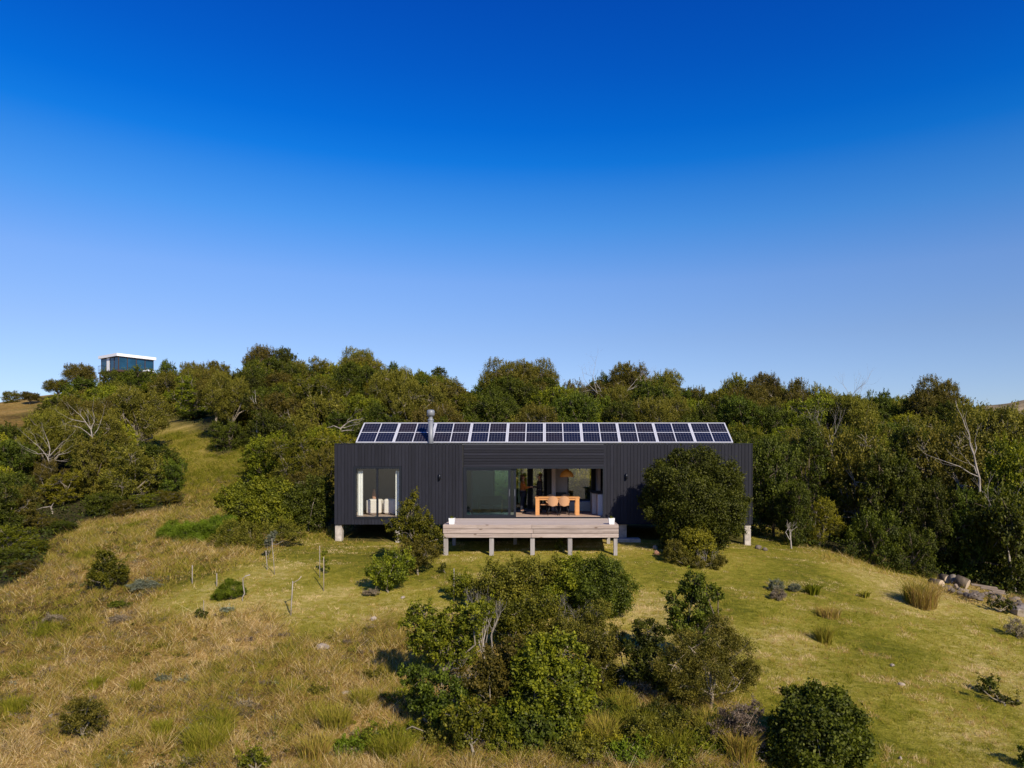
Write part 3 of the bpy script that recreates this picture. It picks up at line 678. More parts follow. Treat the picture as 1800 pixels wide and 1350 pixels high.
SKYT = [(20,706,95,40,'scrub','low grey-green tree at the far left end of the ridge'),
 (52,690,93,46,'umbrella','small tree just right of the far left end of the ridge'),(100,668,97,60,'umbrella','spreading tree left of the hilltop house, above the bare slope'),
 (142,643,98,66,'umbrella','tall spreading tree with sky through it, directly left of the hilltop house'),(240,650,96,70,'mound','bushy tree in front of the hilltop house'),(196,653,97,36,'mound','small dark tree under the balcony of the hilltop house'),
 (296,636,98,46,'round','dark rounded tree at the right side of the hilltop house'),(340,641,96,60,'umbrella','second skyline tree right of the hilltop house'),(382,638,95,60,'oliveround','olive rounded tree third to the right of the hilltop house'),
 (462,615,86,56,'umbrella','tall open-crowned tree on the left peak of the skyline'),(500,616,85,62,'round','tall rounded tree on the left peak of the skyline'),
 (565,633,84,64,'oliveround','olive tree in the dip right of the left peak of the skyline'),(632,619,83,70,'umbrella','highest ragged tree on the skyline above the left end of the panels'),
 (692,637,82,52,'tall','dark tree on the skyline directly above the left panels'),(770,641,80,56,'tall','upright tree on the skyline above the chimney flue'),
 (735,655,80,50,'freshround','mid green tree on the skyline left of the one above the flue'),
 (890,641,72,60,'umbrella','left of the twin open-crowned trees above the middle of the roof'),(938,640,73,58,'umbrella','right of the twin open-crowned trees above the middle of the roof'),
 (1010,672,72,54,'scrub','low tree in the skyline dip right of the twin trees'),(1055,662,70,54,'round','dark tree left of the broad pale-limbed tree on the skyline'),
 (1105,646,69,110,'umbrella','broad pale-limbed umbrella tree above the right half of the roof'),(1165,658,69,80,'umbrella','spreading tree right of the broad pale-limbed tree on the skyline'),
 (1230,684,68,54,'scrub','low tree in the skyline dip above the right end of the panels'),(1290,661,66,70,'freshround','green rounded tree above the right end of the panels'),
 (1345,664,65,66,'umbrella','open-crowned tree behind the right end of the house'),(1395,674,63,56,'scrub','bushy tree on the skyline right of the house'),
 (1445,683,62,56,'oliveround','olive tree left of the bare-topped tree on the skyline'),(1545,690,60,80,'round','dark rounded tree right of the bare-topped tree on the skyline'),
 (1600,690,60,60,'tall','dark tree left of the umbrella crown near the far hill'),(1645,676,58,64,'umbrella','dark umbrella-crowned tree left of the bare far hill'),
 (1700,722,56,60,'scrub','low bushy tree below the bare far hill'),(1765,724,52,90,'oliveround','rounded tree below the far hill at the right edge')]
for a in SKYT: skyline_tree(*a)

# named nearer trees beside and behind the house: (base px, D, top py, width px, kind, label)
NEAR = [(88,40.3,812,62,'scrub','small olive bush before the grey many-forked trunk on the left'),(160,41.3,768,70,'oliveround','olive brown bush before the fanning pale limbs on the left'),
 (18,27.5,965,84,'mound','lowest dark bush at the left edge of the dry grass'),(62,29,950,64,'freshround','mid green bush second up the left edge of the dry grass'),(112,32.5,915,62,'round','dark bush third up the edge of the dry grass at left'),
 (255,38.5,868,58,'loose','loose green bush at the top edge of the dry grass left of the clearing'),(215,36.8,880,56,'scrub','olive bush at the top edge of the dry grass'),(298,38.5,862,50,'yellowloose','yellow-green bush at the lower end of the clearing edge'),
 (38,26,985,60,'scrub','olive bush at the lowest corner of the left thicket'),(404,52.5,745,74,'mound','dark rounded bush at the right edge of the upper green clearing'),
 (342,66,722,70,'round','dark bush at the head of the green clearing'),
 (262,44,782,125,'round','large dark rounded tree left of the green clearing'),
 (300,41,812,70,'mound','low dark bush at the foot of the large dark tree by the clearing'),
 (165,46,735,110,'umbrella','pale-limbed tree in the middle of the left slope'),
 (88,47,730,110,'umbrella','grey many-stemmed tree on the left slope'),
 (175,37.5,868,80,'mound','dark green bush above the dry grass at left'),
 (62,33.5,905,90,'scrub','olive bushy tree at the left edge of the dry grass'),
 (20,29,925,90,'loose','loose green tree at the left edge over the dry grass'),
 (5,38,850,90,'round','dark tree cut by the left edge of the photograph'),
 (110,40,830,90,'yellowloose','yellow-green tree among the dark trees of the left slope'),
 (520,33.5,835,110,'olive' if False else 'scrub','olive bushy tree next to the left end wall of the house'),
 (565,36.5,790,70,'oliveround','olive tree behind the left corner of the house'),
 (492,37,838,84,'freshround','green tree behind the bushes left of the house'),
 (1360,33.5,775,95,'round','dark tree against the right end wall of the house'),
 (1425,35,745,110,'tall','tall dark tree second to the right of the house'),
 (1395,31.5,850,90,'round','dark bush beside the small white-trunked tree'),
 (1440,31.6,880,85,'yellowloose','yellow-green bush at the lawn edge right of the house'),
 (1500,35,760,120,'scrub','olive brown bushy tree above the right lawn edge'),
 (1560,33,800,120,'round','dark tree over the shaded lawn edge'),
 (1590,37,735,120,'tall','tall dark tree behind the shaded lawn edge'),
 (1640,31.5,850,120,'round','dark leafy tree above the straw-coloured reeds'),
 (1710,31,860,110,'round','dark leafy tree above the row of logs and stones'),
 (1775,30,870,110,'mound','dark leafy bush above the stones at the right edge'),
 (1790,31.5,775,100,'freshround','green tree at the right edge beside the white dead trunk'),
 (1660,36,760,110,'scrub','olive tree left of the white dead trunk'),
 (1750,38,728,100,'umbrella','umbrella tree right of the white dead trunk'),
 (1530,30.2,905,80,'mound','low dark bush at the shaded right lawn edge'),
 (1600,29.6,935,80,'mound','low glossy bush left of the reeds at the right lawn edge')]
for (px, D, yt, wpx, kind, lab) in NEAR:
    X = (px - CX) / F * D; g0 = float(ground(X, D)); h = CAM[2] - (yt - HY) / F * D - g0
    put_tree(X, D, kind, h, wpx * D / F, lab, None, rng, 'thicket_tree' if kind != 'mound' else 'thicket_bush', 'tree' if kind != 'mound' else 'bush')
    for c in range(int((px - wpx * .3) // 10), int((px + wpx * .3) // 10) + 1):
        if 0 <= c < 180: covered[c] = min(covered[c], yt + wpx * .3)

for i, (X, Y, k_, w_, h_) in enumerate([(-5.6, 40.2, 'oliveround', 2.2, 2.0), (-1.0, 37.6, 'freshround', 1.5, 2.6), (.2, 38.3, 'round', 2.4, 3.0), (2.1, 37.4, 'yellowloose', 1.6, 2.6), (3.6, 38.0, 'round', 2.4, 3.2), (1.1, 39.6, 'round', 2.6, 3.4)]):
    put_tree(X, Y, k_, h_, w_, ['olive', 'mid green', 'dark green', 'yellow-green', 'second dark green', 'farthest dark green'][i] + ' shrub behind the house, seen through its back windows', None, rng, 'back_shrub', 'shrub')
# the rest of the thicket fills the slopes
placed = [((px - CX) / F * D, D, wpx * D / F / 2) for px, yt, D, wpx, *_ in SKYT] + [((a[0] - CX) / F * a[1], a[1], a[3] * a[1] / F / 2) for a in NEAR]
cand = []
D = 22.0
while D < 96:
    sp = 1.85 + max(0, D - 32) * .036; X = -.80 * D
    while X < .72 * D:
        cand.append((X + rng.uniform(-.4, .4) * sp, D + rng.uniform(-.4, .4) * sp, sp)); X += sp
    D += sp * .8
cand.sort(key=lambda c: c[1])
zone_lab = {'left': ('on the left slope below the hilltop house', 'trees of the left slope'), 'mid': ('on the slope between the clearing and the house', 'trees between the clearing and the house'),
            'back': ('on the ridge slope behind the solar panels', 'trees behind the solar panels'), 'right': ('in the thicket right of the house', 'trees of the thicket right of the house')}
nfill = 0
for X, Y, sp in cand:
    gz = float(ground(X, Y)); px, py = proj(X, Y, gz)
    if px < -60 or px > 1870: continue
    if px < 80 and Y > 62: continue
    if abs(X + 2.7) < 2.0 and Y < 47: continue
    if -10.5 < X < 10.3 and Y < 38.5: continue
    R_ = sp * rng.uniform(.62, .85); fdv = field_d(np.array([X - R_ * .7, X + R_ * .7, X]), np.array([Y, Y, Y - R_ * .5]))
    if fdv.max() > -2: continue
    if Y > 78 and X < -52: continue
    if any((X - a) ** 2 + (Y - b) ** 2 < (.62 * (R_ + r)) ** 2 for a, b, r in placed): continue
    kind = rng.choice(['round', 'oliveround', 'umbrella', 'loose', 'yellowloose', 'tall', 'scrub', 'freshround', 'greyscrub', 'mound'], p=[.28, .08, .12, .11, .06, .09, .11, .10, .02, .03])
    h = {'round': .95, 'oliveround': .9, 'freshround': .85, 'umbrella': 1.1, 'loose': .95, 'yellowloose': .85, 'tall': 1.2, 'scrub': .8, 'greyscrub': .8, 'mound': .65}[kind] * R_ * 2 * rng.uniform(.9, 1.25)
    top = gz + h; _, yt = proj(X, Y, top); ymin = np.interp(px, SKX, SKV) + 14
    if yt < ymin: h *= 1; h = CAM[2] - (ymin - HY) / F * Y - gz; yt = ymin
    if px < 85 and yt < 752: h = CAM[2] - (752 - HY) / F * Y - gz; yt = 752
    if h < 1.1: continue
    # never stand in front of the open clearing
    rp = R_ * F / Y; samp = np.array([[px - rp * .75, yt + rp * .5], [px + rp * .75, yt + rp * .5], [px, yt], [px, (yt + py) / 2]])
    if px < 700 and (poly_sd(samp[:, 0], samp[:, 1], FIELD) > 1).any(): continue
    c0, c1 = int(max(0, (px - rp * .6) // 10)), int(min(179, (px + rp * .6) // 10))
    if c1 < c0: c0 = c1 = min(max(c0, 0), 179)
    if yt > covered[c0:c1 + 1].max() + 0 and yt > covered[c0:c1 + 1].mean() - 2: continue
    if nfill >= 330: break
    z_ = 'right' if px > 1325 else ('back' if px > 590 else ('mid' if px > 330 and py < 1000 else 'left'))
    low = 'high' if yt < np.interp(px, SKX, SKV) + 45 else ('midway' if yt < np.interp(px, SKX, SKV) + 85 else 'low'); gr = zone_lab[z_][1]
    if z_ == 'back': pl = f'{low} on the slope behind the ' + ['first', 'second', 'third', 'fourth', 'fifth', 'sixth', 'seventh', 'eighth', 'ninth', 'tenth'][int(np.clip((px - 625) / 66.4, 0, 9))] + ' panel from left'
    elif z_ == 'mid': pl = f'{low} on the slope ' + ('just right of the clearing' if px < 420 else 'left of the house' if px < 510 else 'at the left end of the house')
    elif z_ == 'left': pl = f'{low} on the left slope ' + ('at the left edge' if px < 70 else 'left of the hilltop house' if px < 160 else 'below the hilltop house' if px < 270 else 'beside the green clearing')
    else: pl = f'{low} in the thicket ' + ('behind the right house end' if px < 1400 else 'right of the house' if px < 1500 else 'above the shaded lawn edge' if px < 1590 else 'above the straw-coloured reeds' if px < 1680 else 'beside the white dead trunk' if px < 1750 else 'at the right edge')
    put_tree(X, Y, kind, h, 2 * R_ * 1.12, f'{DESC[kind]} tree {pl}', gr, rng)
    placed.append((X, Y, R_)); nfill += 1
    for c in range(c0, c1 + 1): covered[c] = min(covered[c], yt + rp * .75)
print('trees', ntree, 'fill', nfill)

same = {}
for o in [o for o in bpy.data.objects if o.get('label') and o.name.startswith('hillside_tree')]: same.setdefault(o['label'], []).append(o)
for lab, os_ in same.items():
    if len(os_) > 1:
        os_.sort(key=lambda o: o.location.x / o.location.y); n_ = len(os_)
        w_ = ['left', 'right'] if n_ == 2 else ['leftmost'] + (['middle'] if n_ == 3 else ['second', 'third', 'fourth', 'fifth', 'sixth', 'seventh'][:n_ - 2]) + ['rightmost']
        for o, a in zip(os_, w_): o['label'] = a + ' ' + lab
# undergrowth below the thicket: one mass of leaves
rng = np.random.default_rng(33)
N = 130000; uD = 21 + (rng.random(N) ** 1.5) * 77; uX = rng.uniform(-.80, .72, N) * uD
k = (field_d(uX, uD) < -3) & ~((np.abs(uX) < 9.2) & (uD < 36)) & ~((uD > 64) & (uX < -.69 * uD)); uX, uD = uX[k], uD[k]
uz = ground(uX, uD); hgt = (.15 + .55 * fbm(uX / 1.2, uD / 1.2, 3)) * rng.random(len(uX)) ** .5
cen = np.stack([uX, uD, uz + hgt], 1); v, f_ = leaf_quads(cen, np.tile([0, -.3, 1.], (len(cen), 1)), .15, .09, rng)
tag(link(bpy.data.objects.new('undergrowth', npmesh('undergrowth', v, f_, LM['dark'], rng.random(len(cen)) * .8))), 'dark leafy undergrowth covering the ground below the thicket', 'undergrowth', kind='stuff')

# ------------------------------------------------------------------ dead and bare trees
def bare_tree(px, py, D, height, label, seed, r=.09, depth=4, lean=(0, 0), mat=DEAD, spread=.5, name='bare_tree', up=.25, z=None, stems=1, group=None, kids=(2, 3)):
    rng = np.random.default_rng(seed); X = (px - CX) / F * D; g0 = float(ground(X, D)) if z is None else z
    o = empty(name, (X, D, g0), label, 'tree' if 'shrub' not in name else 'shrub', group); sg = []
    for s_ in range(stems):
        d = np.array([lean[0] + (rng.normal() * .35 if stems > 1 else 0), lean[1], 1.0]); grow((0, 0, -.2), unit(d[None])[0], height * .36, r, depth, rng, sg, spread, up, kids)
    tr = segs_mesh('branches', sg, mat, 5); link(bpy.data.objects.new('branches', tr), o); return o
bare_tree(1488,0,59.0,5.8,'bare grey tree top standing above the skyline right of the house',5,.09,5,spread=.42,up=.3).scale = (1, 1, 1.12)
def limb_tree(label, D, lines, r, mat=DEAD, seed=1, twigs=1, name='bare_tree'):
    """a leafless tree whose main limbs follow the photograph; the first line is the trunk"""
    rng = np.random.default_rng(seed); b = P(*lines[0][0], D); g0 = float(ground(b.x, D)); o = empty(name, (b.x, D, g0), label, 'tree'); sg = []
    sg.append(((0, 0, -.2), (0, 0, b.z - g0), r * 1.2, r))
    for k, ln in enumerate(lines):
        pts = []
        for i, (px, py) in enumerate(ln):
            q = P(px, py, D) - Vector((b.x, D, g0)); q.y = (0 if k == 0 else math.sin(k * 2.3) * .18 * i); pts.append(np.array(q))
        r0 = r if k == 0 else r * .6
        for i in range(len(pts) - 1):
            f0 = 1 - .75 * i / (len(pts) - 1); f1 = 1 - .75 * (i + 1) / (len(pts) - 1)
            m_ = (pts[i] + pts[i + 1]) / 2 + rng.normal(size=3) * .05
            sg.append((tuple(pts[i]), tuple(m_), r0 * f0, r0 * (f0 + f1) / 2)); sg.append((tuple(m_), tuple(pts[i + 1]), r0 * (f0 + f1) / 2, r0 * f1))
            if twigs and i > 0: grow(pts[i], unit((pts[i + 1] - pts[i] + rng.normal(size=3) * .4)[None])[0], .7, r0 * f0 * .5, twigs, rng, sg, .5, .2)
        if twigs: grow(pts[-1], unit((pts[-1] - pts[-2])[None])[0], .5, r0 * .25, twigs, rng, sg, .5, .2)
    link(bpy.data.objects.new('branches', segs_mesh('branches', sg, mat, 5)), o); return o
limb_tree('white dead trunk with leaning bare branches in the right thicket', 31.2, [[(1722,842),(1712,800),(1704,765),(1692,735)],[(1720,838),(1690,820),(1645,803)],[(1716,832),(1700,815),(1690,808)],[(1712,800),(1716,775)]], .05, seed=31, twigs=1)
limb_tree('grey many-forked trunk low on the left slope', 41.5, [[(85,822),(84,805),(88,790),(80,765)],[(84,805),(95,790),(112,772)],[(84,805),(72,785),(58,770)],[(86,812),(100,800),(125,790)],[(85,800),(66,798),(50,790)]], .042, seed=32)
limb_tree('pale dead limbs fanning up left of the green clearing', 42.5, [[(162,770),(160,755),(148,738),(135,725)],[(160,757),(163,742),(158,722)],[(150,742),(132,738),(118,730)],[(162,768),(140,752),(120,748)],[(164,765),(175,745),(180,728)]], .042, seed=33)
limb_tree('white broken limb at the edge of the dry grass on the left', gpix(93, 903).y, [[(92,898),(88,890),(76,892),(64,896)],[(90,892),(92,884)]], .045, seed=34, twigs=0)
limb_tree('pale forked dead branch above the left end of the panels', 44.5, [[(597,765),(600,752),(612,742),(628,738)],[(600,754),(585,748),(575,750)],[(610,744),(618,735)],[(600,758),(616,756),(626,758)]], .06, seed=36)
limb_tree('white Y-shaped trunk among the green trees left of the house', 45.5, [[(516,758),(517,748),(512,738)],[(516,752),(508,745),(502,742)]], .07, seed=37)
limb_tree('straight white trunk standing higher on the slope left of the house', 50.5, [[(452,735),(452,720),(449,705)]], .08, seed=38)
bare_tree(1392,0,30.2,1.5,'small white-trunked tree at the lawn edge right of the house',9,.05,3,spread=.5)
bare_tree(1470,0,44,7.6,'grey bare bush among the olive trees right of the house',12,.09,5,spread=.5)
bare_tree(1080,0,62,6.9,'pale bare-branched tree above the middle of the roof',14,.12,5,spread=.6)
bare_tree(1785,0,29.4,4.6,'forked pale trunk at the right edge of the thicket',19,.07,4,spread=.5)

# ------------------------------------------------------------------ hilltop house
D2 = 108.0
def Q(px, py, d=0): return P(px, py, D2 + d)
hc = Q(208, 645); hz0 = Q(208, 650).z
far = empty('hilltop_house', (hc.x, D2, hz0), 'small blue-glass house with a white flat roof on the hilltop at left', 'house', rz=math.radians(0))
cx0 = hc.x; 
M_WHITE = simple('white_fascia', (.80, .80, .82), .5, 0, .02); M_DKW = simple('dark_red_timber', (.05, .025, .02), .7)
# corner nearest the camera at px 208; the left wall recedes left, the long wall recedes right
A0 = Vector((0, 0)); L_dir = Vector((-4.5, 3.0)); R_dir = Vector((2.95, 4.4))
def wallp(a, b, z0, z1, th=.12):
    a = Vector(a); b = Vector(b); d = (b - a).normalized(); nrm = Vector((-d.y, d.x)) * th
    vs = [(a.x, a.y, z0), (b.x, b.y, z0), (b.x + nrm.x, b.y + nrm.y, z0), (a.x + nrm.x, a.y + nrm.y, z0)]; vs += [(x, y, z1) for x, y, z in vs]
    return vs, [(0, 1, 2, 3), (7, 6, 5, 4), (0, 4, 5, 1), (1, 5, 6, 2), (2, 6, 7, 3), (3, 7, 4, 0)]
WH = 2.08; B0 = A0 + L_dir; C0 = A0 + R_dir; E0 = B0 + R_dir
rf = MB(); o_ = .25
quad = [A0 + Vector((0, -o_ * 1.6)), C0 + Vector((o_ * 1.6, 0)), E0 + Vector((0, o_)), B0 + Vector((-o_ * 1.8, 0))]
rf.add([(q.x, q.y, WH) for q in quad] + [(q.x, q.y, WH + .42) for q in quad], [(3, 2, 1, 0), (4, 5, 6, 7), (0, 1, 5, 4), (1, 2, 6, 5), (2, 3, 7, 6), (3, 0, 4, 7)]); rf.build('roof', M_WHITE, far)
fl = MB(); fl.add([(q.x, q.y, -.25) for q in quad] + [(q.x, q.y, -.02) for q in quad], [(3, 2, 1, 0), (4, 5, 6, 7), (0, 1, 5, 4), (1, 2, 6, 5), (2, 3, 7, 6), (3, 0, 4, 7)]); fl.build('floor_slab', M_DKW, far)
inner = MB(); cc = (A0 + E0) / 2
for a, b in ((A0, C0), (C0, E0), (E0, B0), (B0, A0)):
    a2, b2 = a + (cc - a) * .12, b + (cc - b) * .12; inner.add(*wallp(a2, b2, -.01, WH - .01, .05))
inner.build('inner_wall', simple('far_interior', (.03, .06, .09), .8), far)
def wallseg(p, q, n_):
    for i in range(n_):
        a = p + (q - p) * (i / n_); b = p + (q - p) * ((i + 1) / n_); d = (b - a).normalized(); a1 = a + d * .05; b1 = b - d * .05
        fr = MB().add(*wallp(a, a1, 0, WH)).add(*wallp(b1, b, 0, WH)).add(*wallp(a1, b1, WH - .1, WH)).add(*wallp(a1, b1, 0, .08)).build('window', M_DKW, far)
        nrm = Vector((-d.y, d.x)) * .05
        MB().add(*wallp(a1 + nrm, b1 + nrm, .08, WH - .1, .02)).build('pane', M_GLASSF, fr)
wallseg(A0, C0, 4); wallseg(B0 + (A0 - B0) * .5, A0, 2); wallseg(B0, B0 + (A0 - B0) * .32, 1)
MB().add(*wallp(B0 + (A0 - B0) * .33, B0 + (A0 - B0) * .49, 0, WH, .1)).build('white_wall_panel', M_WHITE, far)
MB().box(B0.x + .1, B0.x + .25, B0.y - .6, B0.y - .45, -2.4, -.25).box(-1.1, -.95, .6, .75, -2.4, -.25).box(1.2, 1.35, 2.0, 2.15, -2.6, -.25).build('stilt', M_DKW, far)
rl = MB()
for t in (0, .1, .2, .3):
    q = B0 + (A0 - B0) * t + Vector((-.25, -.3)); rl.tube([(q.x, q.y, 0), (q.x, q.y, .9)], .025, 5)
q0 = B0 + Vector((-.25, -.3)); q1 = B0 + (A0 - B0) * .3 + Vector((-.25, -.3)); rl.tube([(q0.x, q0.y, .9), (q1.x, q1.y, .9)], .03, 5); rl.build('balcony_rail', M_FRAME, far)
g_ = float(ground(hc.x - 1, D2 + 2)); MB().box(-1.6, 4.2, 2.6, 6.5, g_ - hz0 - 1, -.26).build('plinth', M_DKW, far)
um = P(261, 650, D2 + 2)
umb = empty('white_parasol', (um.x, um.y, um.z - .9), 'white parasol at the right foot of the hilltop house', 'parasol')
MB().tube([(0, 0, -1.2), (0, 0, .9)], .03, 6).build('pole', M_FRAME, umb); MB().lathe([(1.0, .55), (.55, .8), (0, .95)], (0, 0, 0), 8).build('canopy', M_WHITE, umb)

# ------------------------------------------------------------------ garden shrubs
def bush(name, label, lobes, base, leaf, L, Wd, cover, seed, cat='shrub', stem=.035, bmat=BARK, shoots=1.0, slen=.3, sub=.28, D=None, fill=.22, group=None, fork=.3, flat=.9):
    """lobes as (px, py, radius px, depth offset) in the plane of the shrub's own distance"""
    rng = np.random.default_rng(seed); b = gpix(*base) if D is None else Vector(((base[0] - CX) / F * D, D, float(ground((base[0] - CX) / F * D, D))))
    D = b.y; o = empty(name, b, label, cat, group); ls = []
    for l in lobes:
        dy = l[3] if len(l) > 3 else rng.uniform(-.3, .3) * l[2] * D / F * 2
        r = l[2] * D / F * (1.16 if name in ('cluster_shrub', 'tall_shrub', 'twiggy_shrub') else 1.06); p = P(l[0], l[1], D + dy); z = max(p.z, float(ground(p.x, p.y)) + r * .35); ls.append((p.x - b.x, p.y - b.y, z - b.z, r, r * flat))
    V, Fq, T = crown(ls, L, Wd, cover * 1.3, rng, sub=sub, shoots=shoots, shoot_len=slen, fill=fill)
    link(bpy.data.objects.new('foliage', npmesh('foliage', V, Fq, LM[leaf], T)), o)
    sg = []; limbs(ls, (0, 0, 0), stem, rng, sg, fork); link(bpy.data.objects.new('stems', segs_mesh('stems', sg, bmat, 5)), o); return o
# tree standing before the right half of the facade
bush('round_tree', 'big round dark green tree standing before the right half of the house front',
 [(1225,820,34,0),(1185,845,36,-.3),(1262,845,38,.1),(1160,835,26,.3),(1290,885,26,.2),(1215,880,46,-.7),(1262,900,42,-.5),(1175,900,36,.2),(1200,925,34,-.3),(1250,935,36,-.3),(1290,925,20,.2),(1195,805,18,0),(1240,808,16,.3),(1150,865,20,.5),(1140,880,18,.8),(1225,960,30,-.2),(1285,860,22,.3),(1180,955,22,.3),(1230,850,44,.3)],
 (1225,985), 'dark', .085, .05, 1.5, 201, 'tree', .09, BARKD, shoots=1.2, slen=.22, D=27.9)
bush('light_green_bush', 'yellow-green bush at the foot of the big round tree', [(1215,945,22,0),(1240,960,20,0),(1205,970,20,.1),(1232,935,14,.1),(1250,980,15,.1)], (1222,992), 'yellow', .075, .05, 1.7, 202, shoots=1, D=26.6)
bush('ground_shrub', 'low dark green shrub mat in front of the big round tree', [(1185,965,17),(1200,985,14),(1225,992,14),(1250,995,13),(1268,985,11),(1175,978,10)], (1220,1002), 'olive', .05, .03, 1.6, 203, shoots=1, slen=.15, D=26.1)
bare_tree(1246,0,26.2,.95,'grey twiggy dead shrub beside the yellow-green bush',204,.02,4,mat=DEAD,spread=.5,name='dead_shrub',stems=3)
# slim tree and shrubs left of the deck
bush('slim_tree', 'slim open tree rising before the house between bedroom window and deck', [(727,885,14),(722,905,20),(740,918,18),(705,918,16),(757,935,20),(718,938,20),(690,928,12),(770,948,11),(740,950,15),(728,872,8),(700,945,9),(762,938,10)], (727,992), 'fresh', .07, .042, .72, 205, 'tree', .045, BARK, shoots=5, slen=.3, fill=.08, D=25.2, fork=.45)
bush('small_shrub', 'small shrub at the foot of the slim tree beside the deck corner', [(728,975,22),(752,978,18),(742,960,18),(715,962,16),(765,968,13),(722,990,16)], (738,1000), 'olive', .06, .035, .85, 206, shoots=2, D=24.6)
bush('small_shrub', 'low green shrub left of and below the slim tree', [(672,998,22),(697,1006,22),(682,1020,18),(652,1002,14),(714,988,16),(698,980,14),(665,1018,14)], (690,1042), 'fresh', .06, .038, .95, 207, shoots=2.5)
# centre cluster
bush('cluster_shrub', 'small bright bush at the upper left of the central clump', [(812,1025,18),(800,1040,12),(830,1035,14)], (815,1062), 'fresh', .065, .04, 1.5, 210, shoots=2)
bush('cluster_shrub', 'open shrub with upright shoots at the top of the central clump', [(868,1020,28),(905,1012,28),(940,1010,26),(890,1045,28),(925,1048,26),(850,1045,18),(980,1000,18)], (900,1085), 'olive', .07, .04, 1.15, 211, shoots=2.4, slen=.3)
bush('cluster_shrub', 'rounded mid green shrub behind the top of the central clump', [(985,1020,30),(1015,1010,30),(965,1045,26),(1005,1050,28)], (990,1082), 'fresh', .07, .04, 1.3, 212, shoots=2)
bush('cluster_shrub', 'dense dark rounded bush at the top right end of the central clump', [(1065,1012,32,0),(1045,1040,30,-.2),(1082,1040,30,.1),(1065,1058,26,0),(1035,1005,22,.1),(1030,1030,26,.2)], (1060,1088), 'glossy', .055, .038, 2.0, 213, shoots=.6, slen=.12)
bush('cluster_shrub', 'tall bright green shrub at the left of the central clump', [(728,1100,20),(745,1080,18),(760,1110,26),(795,1095,26),(735,1130,22),(775,1140,28),(815,1120,26),(830,1085,24),(725,1075,10),(815,1150,22),(850,1070,18)], (775,1215), 'fresh', .075, .046, 1.15, 214, shoots=2.6, slen=.28, stem=.05)
bare_tree(853,0,17.6,1.95,'bare pale-branched shrub in the middle of the central clump',215,.045,5,mat=DEAD,spread=.42,name='bare_shrub',stems=3,up=.35)
bare_tree(985,0,19.2,1.5,'bare grey branches at the right side of the central clump',216,.03,5,mat=DEAD,spread=.6,name='bare_shrub',stems=3)
bare_tree(815,0,16.6,1.0,'bare grey twigs low in the left of the central clump',217,.03,4,mat=DEAD,spread=.7,name='bare_shrub',stems=3,up=0)
bush('cluster_shrub', 'brownish thin-leaved shrub inside the central clump', [(960,1090,30),(1000,1100,30),(1035,1100,26),(930,1110,24),(1050,1075,20),(1070,1110,18)], (1000,1150), 'olive', .05, .025, .75, 218, shoots=2, slen=.25)
bush('cluster_shrub', 'broad bright green bush filling the front of the central clump', [(950,1160,34,0),(990,1150,32,0),(975,1195,38,-.2),(925,1180,28,.1),(1010,1200,34,.1),(940,1220,36,-.2),(990,1240,36,-.1),(1030,1225,18,.2),(960,1140,20,.3)], (975,1290), 'fresh', .070, .045, 1.25, 219, shoots=3, slen=.28, stem=.05)
bush('cluster_shrub', 'lowest green bush of the central clump, at the bottom of the photograph', [(900,1260,30),(940,1275,34),(985,1285,34),(880,1300,32),(925,1315,36),(975,1325,34),(1005,1300,22),(860,1270,22)], (930,1385), 'glossy', .075, .05, 1.35, 220, shoots=1.6, slen=.22, D=14.2)
bush('cluster_shrub', 'dark low bush at the left foot of the central clump', [(740,1195,24),(775,1215,28),(740,1225,22),(810,1235,26),(770,1255,24),(715,1190,14)], (765,1290), 'dark', .07, .042, 1.3, 221, shoots=1.4)
bush('cluster_shrub', 'thin olive shrub at the lower left of the central clump', [(800,1290,28),(840,1310,28),(770,1310,24),(720,1300,20),(690,1295,16)], (790,1360), 'olive', .06, .03, .9, 222, shoots=2.5, slen=.25, D=14.3)
bush('cluster_shrub', 'mid green bush in the heart of the central clump', [(880,1160,28),(860,1185,26),(900,1190,30),(835,1190,22),(890,1220,30),(850,1225,26),(910,1140,22)], (875,1268), 'olive', .065, .038, 1.2, 223, shoots=1.8, slen=.2)
bush('cluster_shrub', 'leafy shrub joining the left and top of the central clump', [(880,1085,26),(905,1080,26),(930,1080,26),(850,1095,20),(955,1065,24),(895,1110,24)], (900,1150), 'fresh', .065, .038, 1.0, 224, shoots=2.2, slen=.22)
bush('cluster_shrub', 'dusky shrub at the right flank of the central clump', [(1050,1130,24),(1070,1145,22),(1040,1160,26),(1065,1175,20),(1035,1190,20),(1085,1120,16)], (1055,1215), 'olive', .05, .028, 1.0, 225, shoots=2, slen=.2)
bush('cluster_shrub', 'young bright leafy bush low in the left of the central clump', [(830,1255,22),(800,1265,20),(850,1275,24),(820,1290,22)], (825,1330), 'fresh', .07, .04, 1.2, 226, shoots=2, slen=.2)
st = gpix(866, 1208); ow = empty('white_stump', P(866, 1207, 16.3) - Vector((0, 0, .3)), 'small white stump-like stone standing inside the central clump', 'stone')
MB().lathe([(.06, -.3), (.075, 0), (.07, .18), (.085, .22), (.08, .3), (.03, .34), (0, .35)], (0, 0, 0), 8).build('stone', M_STONEL, ow)
